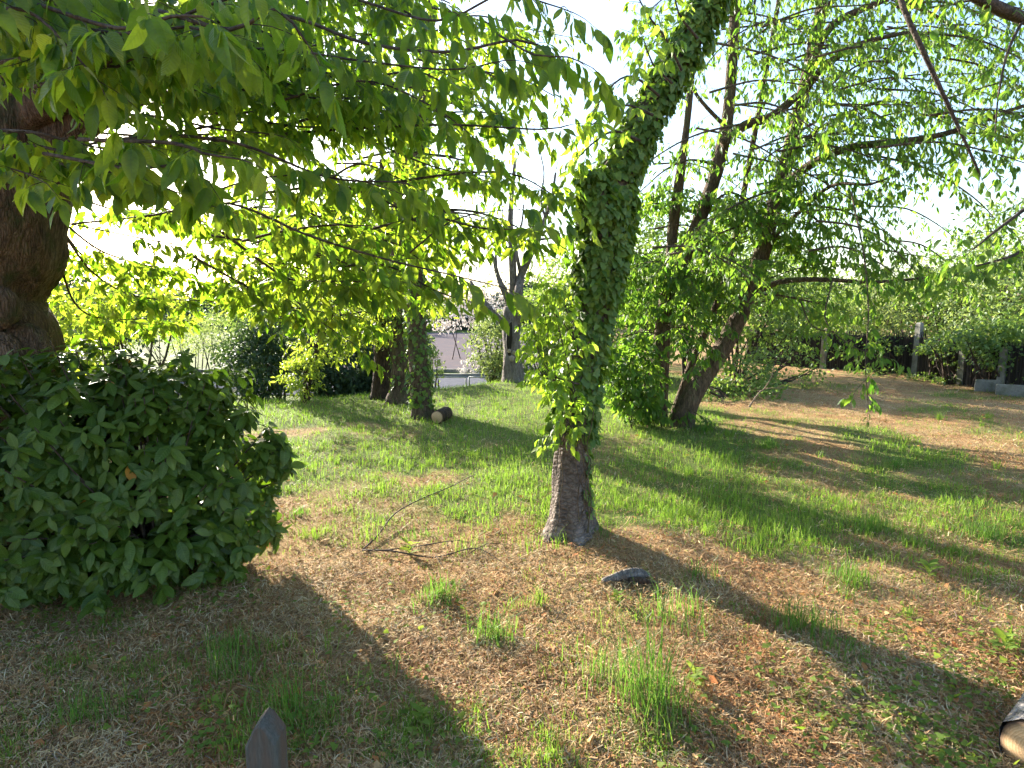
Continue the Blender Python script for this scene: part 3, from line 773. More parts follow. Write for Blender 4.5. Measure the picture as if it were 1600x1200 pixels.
# ------------------------------------------------------------------ ivy-clad leaning tree in the middle
b0 = G(893, 832); DY = b0[1]
it = thing('ivy_clad_tree', 'leaning tree trunk wrapped in dark ivy above bare cherry bark, centre of the clearing', 'tree', b0)
path = [(893, 838, .165), (893, 800, .140), (892, 740, .122), (896, 670, .115), (908, 590, .112), (922, 510, .112), (936, 420, .118), (948, 340, .125), (962, 280, .115), (990, 225, .095), (1016, 170, .085),
        (1052, 105, .082), (1088, 45, .080), (1125, -25, .076), (1180, -130, .07), (1230, -260, .06)]
pts = [P(a, c, DY + .02 * i) for i, (a, c, r) in enumerate(path)]; pts[0][2] = b0[2] - .05
mb = MB(); sp, sr = tube(mb, pts, [a[2] for a in path], 32, .03, rough=.15, flare=.38, seed=6.)
mb.build('trunk', M['bark_cherry'], it)
mb = MB(); stub_p, stub_r = tube(mb, [P(940, 345, DY), P(930, 300, DY - .02), P(922, 268, DY - .03)], [.09, .07, .04], 18, .03, rough=.15, seed=2.)
mb.build('limb_stub', M['bark_cherry'], it)
zi = int(np.argmin(abs(sp[:, 2] - P(896, 690, DY)[2])))
iv = Leaves()
ivy_on(iv, sp, sr, zi, len(sp), 7800, .050, .075)
ivy_on(iv, stub_p, stub_r, 0, len(stub_p), 700, .048, .07)
leaf_cloud(iv, P(924, 272, DY - .03), (.10, .10, .07), 160, .045, hang=1.2)
bulge = (sp[:, 2] > P(0, 470, DY)[2]) & (sp[:, 2] < P(0, 280, DY)[2]); bi = np.where(bulge)[0]
ivy_on(iv, sp, sr * 1.25, bi[0], bi[-1], 1700, .050, .06)
z0 = int(np.argmin(abs(sp[:, 2] - P(896, 800, DY)[2])))
ivy_on(iv, sp, sr, z0, zi + 6, 240, .035, .03, -.9, .7)
iv.build(it, M['ivy'], IVY, 300, 'ivy_mass', 'ivy_leaf')
vm = MB()
for px0, px1, sd in ((925, 905, 1), (918, 926, 2), (884, 872, 3), (906, 922, 4), (900, 908, 5)):
    a = P(px0, 640, DY - .125); c = P(px1, 832, DY - .15); n_ = 7
    vp = [a + (c - a) * (q_ / n_) + V(RNG.normal() * .018, -.005 * (q_ % 2), 0) for q_ in range(n_ + 1)]
    tube(vm, vp, np.linspace(.0028, .0045, n_ + 1), 6, .03, rough=.25)
vm.build('ivy_stem', M['bark_brown'], it)
sl = Leaves()
for pts in ([(905, 690), (880, 640), (862, 560), (850, 480)], [(905, 640), (885, 560), (872, 500), (880, 455)], [(905, 600), (870, 590), (845, 560), (832, 500)], [(903, 690), (888, 660), (880, 690), (890, 650)],
            [(903, 660), (895, 630), (880, 600), (868, 610)], [(910, 560), (890, 520), (865, 490), (840, 520)], [(904, 640), (888, 600), (850, 590), (836, 560)], [(908, 560), (895, 520), (880, 470), (862, 450)]):
    limb(it, M['branch'], sl, [P(a, c, DY - .14 - .06 * i) for i, (a, c) in enumerate(pts)], .006, .002, twig_step=.05, twig_len=.16, n=6, L=.066, hang=.75, start=.1, two=False, twig_r=.0016, name='epicormic_shoot')
for pts in ([(1065, 110), (1040, 60), (1010, 20), (985, -30)], [(1050, 130), (1020, 100), (1005, 60)], [(1030, 150), (990, 120), (960, 130), (930, 170)], [(1020, 180), (985, 165), (960, 170), (925, 195)],
            [(1090, 60), (1060, 20), (1050, -30)], [(1000, 220), (960, 205), (925, 225), (900, 250)]):
    limb(it, M['branch'], sl, [P(a, c, DY - .1 - .10 * i) for i, (a, c) in enumerate(pts)], .009, .003, twig_step=.08, twig_len=.20, n=6, L=.075, hang=1.1, start=.2, two=False, twig_r=.002)
sl.build(it, M['shoot'], CHERRY_MID, 200)

# ------------------------------------------------------------------ multi-stemmed tree on the right
b1 = G(1062, 668); RY = b1[1]
rt = thing('multi_stem_tree', 'tree with two long leaning stems and low bright foliage, right of the ivy trunk', 'tree', b1)
def stem(px, name='trunk', seed=1., par=rt, mat='bark_brown', Y0=RY, sides=18, rough=.12, flare=.15):
    m = MB(); pts = [P(a, c, Y0 + dy) for a, c, r, dy in px]
    pts[0][2] = min(pts[0][2], float(terrain(pts[0][0], pts[0][1])) - .05) if flare else pts[0][2]
    p, r = tube(m, pts, [a[2] for a in px], sides, .06, rough=rough, flare=flare, seed=seed)
    m.build(name, M[mat], par); return p, r
s1 = stem([(1062, 674, 0.168, 0), (1078, 625, 0.143, 0), (1108, 575, 0.130, .05), (1140, 525, 0.118, .1), (1168, 465, 0.109, .15), (1192, 390, 0.105, .2), (1212, 310, 0.101, .25), (1232, 240, 0.097, .3), (1252, 160, 0.084, .35), (1272, 70, 0.076, .4), (1292, -40, 0.067, .5), (1310, -200, 0.050, .6)], seed=4.)
s2 = stem([(1022, 652, 0.126, .3), (1026, 590, 0.109, .3), (1034, 520, 0.101, .3), (1046, 450, 0.101, .3), (1072, 395, 0.097, .3), (1098, 330, 0.092, .25), (1120, 265, 0.088, .2), (1136, 190, 0.080, .2), (1144, 100, 0.071, .2), (1150, 0, 0.067, .2), (1155, -150, 0.050, .2)], seed=9.)
s3 = stem([(1046, 450, .06, .3), (1048, 370, .05, .2), (1058, 290, .045, .1), (1070, 210, .035, 0), (1076, 140, .02, 0)], 'branch', 12., flare=0)
s4 = stem([(1036, 650, .065, .5), (1040, 560, .058, .5), (1044, 470, .052, .45), (1054, 370, .046, .4), (1068, 250, .04, .4), (1082, 110, .034, .4), (1090, -40, .025, .4)], 'trunk', 15., flare=.1, sides=12)
s5 = stem([(1050, 655, .06, .6), (1080, 570, .055, .6), (1118, 480, .05, .6), (1146, 390, .045, .6), (1166, 280, .04, .6), (1190, 150, .034, .6), (1215, 10, .028, .6), (1230, -100, .02, .6)], 'trunk', 18., flare=.1, sides=12)
RL = Leaves()
boughs = [
    ([(1128, 225, 0), (1165, 195, 0), (1205, 182, .1), (1245, 150, .2)], .07, .05), ([(1222, 290, .2), (1270, 255, -.2), (1330, 230, -.6), (1400, 222, -.9), (1480, 208, -1.2), (1600, 165, -1.6)], .065, .02),
    ([(1255, 140, .3), (1300, 95, .1), (1345, 68, -.2), (1420, 50, -.5)], .06, .02), ([(1262, 110, .3), (1300, 40, .2), (1370, 5, 0), (1440, -30, 0)], .06, .03),
    ([(1200, 380, .2), (1245, 335, -.2), (1300, 290, -.6), (1360, 288, -1), (1400, 272, -1.2)], .035, .008), ([(1172, 462, .1), (1220, 440, -.2), (1290, 437, -.5), (1360, 441, -.8), (1450, 434, -1.2)], .045, .012),
    ([(1160, 470, .1), (1200, 460, -.1), (1260, 470, -.4), (1310, 482, -.6)], .02, .006), ([(1140, 205, .2), (1090, 150, .1), (1060, 90, 0), (1020, 40, -.2)], .03, .008),
    ([(1125, 260, .2), (1080, 250, 0), (1040, 265, -.2), (1000, 300, -.3)], .02, .006), ([(1100, 330, .2), (1140, 300, 0), (1180, 320, -.2), (1230, 310, -.4)], .02, .006),
    ([(1232, 240, .2), (1290, 195, .2), (1370, 160, .2), (1450, 160, .2), (1560, 130, .2)], .03, .008), ([(1145, 90, .2), (1190, 50, 0), (1230, 30, -.2), (1270, 20, -.3)], .02, .006),
    ([(1240, 210, .2), (1300, 180, -.3), (1360, 185, -.6), (1440, 165, -.9)], .02, .006), ([(1280, 20, .4), (1340, -20, .2), (1430, 10, 0), (1520, 60, 0), (1590, 110, 0)], .04, .01),
    ([(1150, 10, .2), (1110, -40, 0), (1060, -20, -.2), (1010, 20, -.3)], .02, .006), ([(1215, 300, .2), (1260, 330, 0), (1310, 370, -.3), (1380, 390, -.6), (1440, 400, -.9)], .02, .006),
    ([(1200, 350, .2), (1150, 330, .2), (1100, 350, .2), (1060, 380, 0)], .02, .006), ([(1300, -20, .5), (1230, -60, .3), (1180, 0, 0), (1190, 80, -.2)], .03, .008)]
for pts, r0, r1 in boughs:
    limb(rt, M['bark_brown'], RL, [P(a, c, RY + d) for a, c, d in pts], r0, r1, twig_step=.13, twig_len=.62, n=6, L=.10, hang=.65, start=.10, two=True, twig_r=.0035, bare=.15, vert=.35, curve=.6, step=.1)
for k in range(78):          # thin boughs all through the upper crown
    sx = RNG.uniform(1010, 1480); sy = RNG.uniform(-80, 400) - .10 * max(0, sx - 1250); dy = RNG.uniform(-1.8, 1.2); ln = RNG.uniform(110, 260) * (1 if RNG.random() < .75 or sx < 1150 else -1); sl = RNG.uniform(-.2, .45) * np.sign(ln)
    if 1400 < sx and 230 < sy: continue
    pts = [(sx, sy, dy), (sx + ln * .4, sy + ln * .4 * sl - 14, dy - .1), (sx + ln * .75, sy + ln * .8 * sl - 4, dy - .3), (sx + ln, sy + ln * sl * 1.3 + 8, dy - .4)]
    limb(rt, M['bark_brown'], RL, [P(a, c, RY + d) for a, c, d in pts], .014, .004, twig_step=.15, twig_len=.55, n=6, L=.085, hang=.6, start=.05, two=True, twig_r=.003, bare=.12, vert=.35, curve=.6, step=.1)
for k in range(62):          # low leafy shoots round the stems
    first = RNG.random() < .34; src = s1 if first else (s2, s4, s5)[int(RNG.integers(3))]
    i = int(RNG.integers(int(len(src[0]) * (.24 if first else .05 if src is s2 else .20)), int(len(src[0]) * .46)))
    o = src[0][i]; a = RNG.uniform(-3.1, 2.4) if first else RNG.uniform(-4.2, -.6)
    d = V(math.cos(a), math.sin(a), RNG.uniform(-.25, .45)); ln = RNG.uniform(.6, 1.5)
    pts = [o, o + d * ln * .4 + V(0, 0, .08), o + d * ln * .75 + V(0, 0, .02), o + d * ln + V(0, 0, -.15)]
    limb(rt, M['bark_brown'], RL, pts, .009, .003, twig_step=.12, twig_len=.32, n=6, L=.10, hang=.5, start=.2, two=True, twig_r=.003, step=.1)
for k in range(14):          # shoots at the foot
    o = V(b1[0] - .52 + RNG.normal() * .12, b1[1] + RNG.normal() * .15, b1[2]); d = V(RNG.normal() * .25 - .2, RNG.normal() * .25 - .1, 1); ln = RNG.uniform(.5, 1.3)
    limb(rt, M['bark_brown'], RL, [o, o + d * ln * .5, o + d * ln * .8 + V(RNG.normal() * .1, -.05, 0), o + d * ln], .008, .003, twig_step=.12, twig_len=.3, n=6, L=.11, hang=.5, start=.15, two=True, twig_r=.003, step=.1)
for pts in ([(1330, 300, -1.5), (1350, 400, -2.2), (1357, 490, -2.6), (1352, 560, -2.8), (1356, 625, -2.9)], [(1300, 440, -1.2), (1290, 500, -1.6), (1330, 540, -1.9), (1390, 560, -2.2)], [(1250, 470, -.5), (1270, 510, -.9), (1310, 520, -1.2)]):
    limb(rt, M['bark_brown'], RL, [P(a, c, RY + d) for a, c, d in pts], .010, .003, twig_step=.14, twig_len=.26, n=5, L=.08, hang=.8, start=.2, two=True, twig_r=.0025)
RL.build(rt, M['right_leaf'], CHERRY_MID, 300, mass_shape=LANCE, wide=1.1)

# ------------------------------------------------------------------ tree beyond the right edge: only its boughs reach into view
ob = V(7.6, 6.6, float(terrain(7.6, 6.6)))
ot = thing('overhanging_tree', 'dark bough hanging steeply down from the top right corner', 'tree', ob)
stem([(0, 0, 0, 0)] * 0 or [(1880, 700, .24, 6.6 - RY), (1870, 500, .2, 6.6 - RY), (1840, 250, .18, 6.5 - RY), (1800, 50, .16, 6.4 - RY), (1760, -200, .12, 6.2 - RY)], par=ot, mat='bark_dark')
OL = Leaves()
for pts, r0, r1, bare, n in (([(1800, 60, 6.4), (1700, 50, 6.0), (1600, 28, 5.6), (1520, -8, 5.2), (1440, -60, 4.8)], .06, .04, .5, 4), ([(1520, -8, 5.2), (1420, -20, 5.0), (1408, 0, 4.9), (1440, 75, 4.8), (1475, 150, 4.8), (1505, 215, 4.8), (1530, 270, 4.8)], .028, .008, .72, 4),
                   ([(1820, 200, 6.4), (1720, 250, 5.8), (1640, 300, 5.4), (1570, 350, 5.1), (1520, 390, 4.9)], .03, .006, .05, 6), ([(1820, 220, 6.4), (1720, 320, 6), (1640, 370, 5.8), (1580, 400, 5.6), (1510, 420, 5.4)], .03, .006, .05, 6),
                   ([(1600, 28, 5.6), (1575, 80, 5.4), (1560, 150, 5.2), (1555, 210, 5.1)], .014, .004, .45, 4), ([(1820, 150, 6.4), (1720, 180, 6), (1640, 190, 5.6), (1560, 170, 5.3)], .02, .005, .3, 5)):
    limb(ot, M['branch'], OL, [P(*a) for a in pts], r0, r1, twig_step=.15, twig_len=.5, n=n + 1, L=.09, hang=.6, start=.1, two=True, twig_r=.003, bare=bare, curve=.5)
OL.build(ot, M['right_leaf'], CHERRY_MID, 120, mass_shape=LANCE)

# ------------------------------------------------------------------ trees in the middle distance
def mid_tree(name, label, cat, base_px, path, crown, leafmat, barkm, L=.09, ivy=0, shape=LANCE, parts=0, gz=None, Ydist=None, twigs=0, flare=.25, group=None):
    b = G(*base_px) if Ydist is None else P(base_px[0], base_px[1], Ydist)
    if Ydist is not None: b[2] = float(terrain(b[0], b[1]))
    t = thing(name, label, cat, b, group)
    Y0 = b[1]
    m = MB(); pts = [P(a, c, Y0) for a, c, r in path]; pts[0] = b - V(0, 0, .06)
    p, r = tube(m, pts, [a[2] for a in path], 16, .08, rough=.14, flare=flare, seed=b[0])
    m.build('trunk', M[barkm], t)
    lv = Leaves()
    for cx, cy_, dy, rx, ry, rz, n in crown:
        c = P(cx, cy_, Y0 + dy); cc = leaf_cloud(lv, c, (rx, ry, rz), n, L)
        j = int(np.argmin(np.linalg.norm(p - (c - V(0, 0, rz * .5)), axis=1)))
        bm_ = MB()
        for e in cc[RNG.integers(0, len(cc), max(3, min(9, len(cc) // 6)))]:
            mid = (p[j] + e) / 2 + V(0, 0, .1)
            tube(bm_, [p[j], mid, e], [.03 * rx + .008, .015 * rx + .006, .004], 5, .15, cap=False)
        bm_.build('branch', M['branch'], t)
    if lv.p: lv.build(t, M[leafmat], shape, parts, 'crown')
    if ivy:
        il = Leaves(); ivy_on(il, p, r, 3, int(len(p) * .75), ivy, .06, .06); il.build(t, M['ivy'], IVY, 0, 'ivy_mass')
    return t, p, r, Y0

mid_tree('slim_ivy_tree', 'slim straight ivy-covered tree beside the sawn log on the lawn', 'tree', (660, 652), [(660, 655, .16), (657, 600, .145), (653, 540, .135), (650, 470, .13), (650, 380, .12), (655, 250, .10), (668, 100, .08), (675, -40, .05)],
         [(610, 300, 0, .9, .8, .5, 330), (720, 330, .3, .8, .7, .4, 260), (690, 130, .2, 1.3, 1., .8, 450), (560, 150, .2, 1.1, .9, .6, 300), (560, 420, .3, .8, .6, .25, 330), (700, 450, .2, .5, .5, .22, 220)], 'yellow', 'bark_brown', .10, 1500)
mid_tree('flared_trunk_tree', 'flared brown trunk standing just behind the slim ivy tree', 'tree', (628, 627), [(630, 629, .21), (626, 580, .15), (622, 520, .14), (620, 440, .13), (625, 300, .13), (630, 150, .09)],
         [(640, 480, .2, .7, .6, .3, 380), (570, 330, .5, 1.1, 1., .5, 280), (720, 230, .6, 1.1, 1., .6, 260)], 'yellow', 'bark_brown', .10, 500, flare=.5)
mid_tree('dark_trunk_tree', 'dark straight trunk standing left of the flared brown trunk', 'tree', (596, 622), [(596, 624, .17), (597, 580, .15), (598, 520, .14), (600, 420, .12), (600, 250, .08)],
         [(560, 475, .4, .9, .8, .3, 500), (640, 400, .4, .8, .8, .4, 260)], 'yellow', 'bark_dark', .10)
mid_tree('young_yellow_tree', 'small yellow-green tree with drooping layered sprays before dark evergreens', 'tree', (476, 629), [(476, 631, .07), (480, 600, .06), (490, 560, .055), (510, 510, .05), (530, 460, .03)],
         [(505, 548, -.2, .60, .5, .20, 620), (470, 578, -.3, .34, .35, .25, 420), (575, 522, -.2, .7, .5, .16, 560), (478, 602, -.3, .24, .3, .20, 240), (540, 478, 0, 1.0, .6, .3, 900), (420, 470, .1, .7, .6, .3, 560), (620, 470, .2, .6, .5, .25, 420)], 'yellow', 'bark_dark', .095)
ht, hp, hr, HY = mid_tree('hollow_tree', 'bare old grey tree with a dark hollow and forked limbs by the road', 'tree', (803, 596), [(803, 598, .24), (801, 560, .20), (799, 525, .19), (798, 500, .19), (798, 480, .16)], [], 'mid', 'bark_grey', flare=.15)
hl = Leaves()
for pts, r0, r1 in (([(797, 505), (793, 470), (783, 445), (776, 425), (770, 400)], .09, .03), ([(800, 500), (802, 450), (800, 400), (797, 350), (800, 300), (805, 250)], .11, .03), ([(806, 510), (810, 460), (814, 430), (828, 400), (838, 375), (852, 340), (862, 310), (868, 270)], .11, .025),
                    ([(792, 510), (772, 490), (755, 470), (745, 455), (735, 440)], .075, .03), ([(814, 430), (808, 400), (806, 375), (815, 350), (818, 320)], .045, .015), ([(800, 400), (780, 370), (765, 350), (740, 330)], .04, .008), ([(838, 375), (870, 372), (895, 380)], .03, .006), ([(852, 340), (845, 310), (850, 270), (840, 220)], .03, .008),
                    ([(770, 400), (750, 370), (735, 340), (720, 320)], .03, .006), ([(776, 425), (775, 380), (785, 340), (780, 290)], .03, .006)):
    limb(ht, M['bark_grey'], hl, [P(a, c, HY + .1 * RNG.normal()) for a, c in pts], r0, r1, twig_step=.3, twig_len=.75, n=3, L=.07, hang=.5, start=.35, two=True, bare=.65, vert=.5, curve=.0, twig_r=.006, step=.12)
hl.build(ht, M['pale'], LANCE, 0, 'sparse_leaves')
m = MB()
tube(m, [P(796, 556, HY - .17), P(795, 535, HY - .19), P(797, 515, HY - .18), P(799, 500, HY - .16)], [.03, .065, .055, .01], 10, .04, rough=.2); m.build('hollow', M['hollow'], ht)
burl(P(800, 560, HY - .2), .055, 3., 'burr', 'fungus', ht); burl(P(796, 548, HY - .21), .035, 6., 'burr', 'fungus', ht); burl(P(803, 551, HY - .2), .04, 9., 'burr', 'fungus', ht)

# ------------------------------------------------------------------ shrubs and far trees
def shrub(name, label, cat, px, Yd, lobes, mat, L, shape=FAR, gz=None, group=None, stems=5, parts=0):
    c0 = P(px, 590, Yd); b = V(c0[0], Yd, float(terrain(c0[0], Yd)))
    t = thing(name, label, cat, b, group); lv = Leaves(); m = MB()
    for cx, cy_, dy, rx, ry, rz, n in lobes:
        c = P(cx, cy_, Yd + dy); cc = leaf_cloud(lv, c, (rx, ry, rz), n, L, shell=.55)
        for e in cc[RNG.integers(0, len(cc), stems)]:
            f = V(b[0] + (c[0] - b[0]) * .7 + RNG.normal() * .06, c[1], float(terrain(c[0], c[1])) - .03)
            tube(m, [f, (f + e) / 2 + RNG.normal(size=3) * .05, e], [.03, .02, .006], 5, .25, cap=False)
    m.build('stems', M['branch'], t)['kind'] = 'stuff'; lv.build(t, M[mat], shape, parts, 'foliage'); return t
shrub('evergreen_shrub', 'dark evergreen shrub left of the yellow-green tree', 'shrub', 415, 12.2, [(405, 575, 0, .62, .6, .72, 3600), (435, 525, .5, .75, .6, .70, 2600), (372, 560, .6, .5, .5, .55, 1300)], 'dark', .085)
shrub('conifer', 'low spreading dark conifer in shadow between the tree trunks', 'conifer', 545, 13.6, [(545, 575, 0, 1.15, .8, .60, 5200), (605, 535, .6, .9, .7, .65, 2600), (490, 535, .6, .9, .7, .75, 2600), (540, 610, -.3, .9, .4, .30, 1600)], 'dark', .10)
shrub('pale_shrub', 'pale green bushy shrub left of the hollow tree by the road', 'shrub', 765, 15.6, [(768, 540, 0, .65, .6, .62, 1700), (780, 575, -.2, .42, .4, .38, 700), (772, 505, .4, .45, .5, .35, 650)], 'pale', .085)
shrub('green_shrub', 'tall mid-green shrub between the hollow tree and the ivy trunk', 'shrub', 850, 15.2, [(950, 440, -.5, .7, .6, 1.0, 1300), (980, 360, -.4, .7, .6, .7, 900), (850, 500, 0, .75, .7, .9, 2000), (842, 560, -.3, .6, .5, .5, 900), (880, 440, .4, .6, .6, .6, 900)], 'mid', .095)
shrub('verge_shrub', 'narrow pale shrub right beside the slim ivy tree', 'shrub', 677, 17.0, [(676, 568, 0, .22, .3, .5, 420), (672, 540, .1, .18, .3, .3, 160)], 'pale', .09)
shrub('silver_bush', 'low silvery bush with reddish top on the far verge of the road', 'bush', 742, 26.6, [(738, 575, 0, .7, .4, .30, 420), (757, 560, .1, .6, .4, .42, 380)], 'blossom', .11)
shrub('dark_verge_bush', 'small dark bush on the far verge left of the hollow tree', 'bush', 765, 26.2, [(768, 568, 0, .55, .4, .5, 460)], 'dark', .11)
shrub('blossom_tree', 'white-blossomed tree over the far parking lot', 'tree', 722, 34, [(700, 490, 0, 2.0, 1.2, .9, 900), (750, 475, 0, 1.8, 1.2, 1.1, 900), (720, 435, .5, 2.2, 1.2, 1.2, 800)], 'blossom', .17, stems=1)
shrub('pale_willow', 'pale feathery small tree seen just above the glossy bush', 'tree', 318, 17, [(300, 528, 0, .7, .7, .5, 1100), (340, 518, .3, .6, .6, .6, 900)], 'pale', .085, LANCE)
shrub('yellow_hedge', 'yellow-green leafy shrub between the big trunk and the glossy bush', 'shrub', 150, 9.0, [(130, 500, 0, .7, .7, .45, 1000), (210, 480, .6, .8, .7, .4, 900), (110, 560, 0, .5, .5, .4, 500)], 'yellow', .11)
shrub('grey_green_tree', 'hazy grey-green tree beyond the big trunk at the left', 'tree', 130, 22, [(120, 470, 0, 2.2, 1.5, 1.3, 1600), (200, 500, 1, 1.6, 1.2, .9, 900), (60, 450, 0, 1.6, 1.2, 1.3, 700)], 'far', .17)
shrub('leaning_shrub', 'low dark green shrub and brush behind the leaning stem', 'shrub', 1165, 10.6, [(1120, 615, 0, .55, .5, .30, 800), (1185, 618, .2, .55, .5, .26, 800), (1150, 585, .8, .8, .6, .42, 900), (1225, 570, 1.5, .8, .6, .5, 900)], 'mid', .075)
shrub('back_shrub', 'bushy green shrub filling the gap behind the two-stemmed tree', 'shrub', 1090, 13.5, [(1000, 520, 0, .9, .8, .9, 1700), (1090, 470, .5, 1.1, .9, 1.2, 2100), (1190, 490, .4, 1.0, .8, 1.0, 1700), (950, 560, 0, .6, .6, .5, 700), (1080, 380, .4, 1.2, .8, .9, 1700), (1000, 410, .3, .9, .7, .9, 1300), (1180, 400, .6, 1.1, .8, .9, 1500), (1240, 470, .8, .8, .7, .8, 900)], 'mid', .11)
for px, Yd, lob, mt, lab in ((430, 20, [(430, 425, 0, 1.5, 1.2, 1.0, 1100), (400, 480, .3, 1.3, 1.0, .8, 800)], 'mid', 'broad green tree behind the dark evergreen shrub'),
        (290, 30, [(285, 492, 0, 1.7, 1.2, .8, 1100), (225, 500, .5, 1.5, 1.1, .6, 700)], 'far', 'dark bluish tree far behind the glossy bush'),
        (360, 24, [(355, 480, 0, 1.1, 1., .9, 800), (250, 520, 0, 1.6, 1., .5, 800), (180, 515, .5, 1.4, 1., .6, 700)], 'mid', 'green tree left of the dark evergreen shrub'),
        (560, 22, [(570, 410, 0, 1.7, 1.2, 1.2, 1200), (520, 470, 0, 1.4, 1., .8, 700)], 'mid', 'green tree rising behind the low dark conifer'),
        (885, 19, [(880, 450, 0, 1.2, 1., 1.1, 1100), (910, 400, .3, 1.2, 1., .9, 800)], 'mid', 'green tree behind the ivy trunk, right of the hollow tree'),
        (1300, 22, [(1290, 455, 0, 1.6, 1.2, .8, 900), (1350, 470, 0, 1.5, 1.1, .7, 800), (1240, 440, 0, 1.3, 1., .9, 700)], 'mid', 'rounded green tree beyond the left end of the fence'),
        (1150, 16.6, [(1120, 425, 0, 1.2, 1., 1.3, 1500), (1205, 450, .3, 1.2, 1., 1.1, 1300), (1060, 440, .2, 1.0, .9, 1.1, 1000), (1270, 480, .6, 1.1, .9, .8, 900)], 'mid', 'dense green tree directly behind the two-stemmed tree'),
        (1540, 17, [(1530, 420, 0, 1.3, 1.1, 1.0, 1300), (1590, 370, 0, 1.3, 1.1, 1.2, 1300), (1470, 455, .2, 1.0, .9, .6, 700)], 'mid', 'tall leafy tree rising over the hedge at the right edge')):
    shrub('background_tree', lab, 'tree', px, Yd, lob, mt, .13, stems=4, group='trees behind the clearing')
# hedge plants behind the fence
hedge = [(1290, 500, 18.0, 1.3, .9, 'mid'), (1360, 490, 18.2, 1.2, 1.0, 'pale'), (1420, 470, 17.5, 1.3, 1.1, 'pale'), (1490, 480, 16.0, 1.1, 1.1, 'mid'), (1560, 450, 15.0, 1.2, 1.3, 'pale'), (1640, 480, 13.8, 1.2, 1.3, 'mid')]
names = ['leafy hedge plant at the far left end of the brushwood fence', 'pale hedge plant behind the fence, left of the tall post', 'pale hedge plant rising right behind the tall concrete post', 'mid-green hedge plant behind the fence between the two posts',
         'tall pale hedge plant behind the shorter post at the right', 'green hedge plant at the extreme right edge behind the fence']
for (px, py, Yd, rx, rz, mt), lab in zip(hedge, names):
    shrub('hedge_plant', lab, 'hedge', px, Yd, [(px, py, 0, rx, .9, rz, 1500), (px - 20, py + 45, -.2, rx * .9, .7, rz * .6, 800), (px + 25, py - 25, .4, rx * .7, .7, rz * .7, 500)], mt, .10, group='plants of the hedge behind the fence')
shrub('overgrown_ivy_bush', 'glossy dark bush spilling over the fence at the right edge', 'bush', 1575, 11.4, [(1585, 540, 0, .85, .5, .45, 1900), (1540, 522, .2, .6, .45, .30, 900), (1610, 590, -.2, .45, .4, .35, 600), (1480, 535, 1.2, .5, .3, .14, 350)], 'mid', .085)
shrub('fence_weeds', 'low green weeds along the foot of the fence', 'weeds', 1470, 12.9, [(1440, 597, .4, .5, .25, .14, 420), (1490, 602, -.3, .45, .25, .14, 420), (1380, 585, 1.2, .6, .3, .14, 400)], 'mid', .07)
shrub('trailing_plant', 'leafy plant trailing over the top of the fence between the posts', 'plant', 1490, 12.9, [(1460, 548, .5, .45, .3, .16, 420), (1500, 560, -.2, .4, .3, .2, 420), (1395, 540, 1.6, .6, .3, .18, 420), (1330, 548, 2.4, .6, .3, .2, 380)], 'mid', .08)
# far tree line
k = 0
far_defs = [(-40, 470, 62), (60, 460, 70), (150, 468, 75), (240, 476, 80), (300, 484, 78), (370, 470, 85), (450, 455, 75), (540, 450, 72), (620, 462, 78), (690, 500, 74), (760, 490, 76), (840, 460, 80), (920, 450, 78), (1010, 455, 82), (1110, 455, 85), (1210, 458, 88), (1290, 462, 90), (1370, 455, 80), (1460, 450, 75), (1560, 445, 70), (1660, 445, 70)]
pos_words = ['first', 'second', 'third', 'fourth', 'fifth', 'sixth', 'seventh', 'eighth', 'ninth', 'tenth', 'eleventh', 'twelfth', 'thirteenth', 'fourteenth', 'fifteenth', 'sixteenth', 'seventeenth', 'eighteenth', 'nineteenth', 'twentieth', 'twenty-first']
for i, (px, py, Yd) in enumerate(far_defs):
    zt = P(px, py - 22, Yd)[2]; zb = -1.5; hh = (zt - zb) / 2
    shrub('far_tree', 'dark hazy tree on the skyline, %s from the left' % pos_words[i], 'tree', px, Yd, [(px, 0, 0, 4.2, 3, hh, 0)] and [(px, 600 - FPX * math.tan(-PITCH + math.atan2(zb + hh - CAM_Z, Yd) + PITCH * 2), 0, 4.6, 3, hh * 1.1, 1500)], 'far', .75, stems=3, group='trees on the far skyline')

# ------------------------------------------------------------------ fence on the right
def boxm(mb, c, s, rot=0., taper=1., bev=.0):
    cx, cy_, cz = c; a, b, h = s[0] / 2, s[1] / 2, s[2]
    pr = [(-a, -b), (a, -b), (a, b), (-a, b)]; cr, sr_ = math.cos(rot), math.sin(rot)
    lev = [(0, 1.), (h - bev, taper), (h, taper - (bev / max(a, .01)) * .9)] if bev else [(0, 1.), (h, taper)]
    v = []
    for z, k in lev:
        v += [(cx + (x * cr - y * sr_) * k, cy_ + (x * sr_ + y * cr) * k, cz + z) for x, y in pr]
    n = len(lev); q = []
    for l in range(n - 1):
        for j in range(4): q.append((l * 4 + j, l * 4 + (j + 1) % 4, l * 4 + 4 + (j + 1) % 4, l * 4 + 4 + j))
    q.append(tuple((n - 1) * 4 + j for j in range(4)))
    mb.add(v, q)
FP = [V(6.6, 17.2), V(8.0, 15.6), V(9.45, 14.2), V(9.35, 12.6), V(9.15, 11.3), V(9.6, 9.6)]
fz = lambda p: float(terrain(p[0], p[1]))
fence = thing('brushwood_fence', 'dark brushwood screen fence with grey concrete posts at the right', 'fence', (9.3, 13.5, fz((9.3, 13.5))))
for i, p in enumerate(FP[1:5]):
    m = MB(); boxm(m, (p[0], p[1], fz(p) - .1), (.13, .13, (1.0, 1.32, 1.0, .95)[i]), .4, .9, .03); m.build('post', M['concrete'], fence, smooth=False)
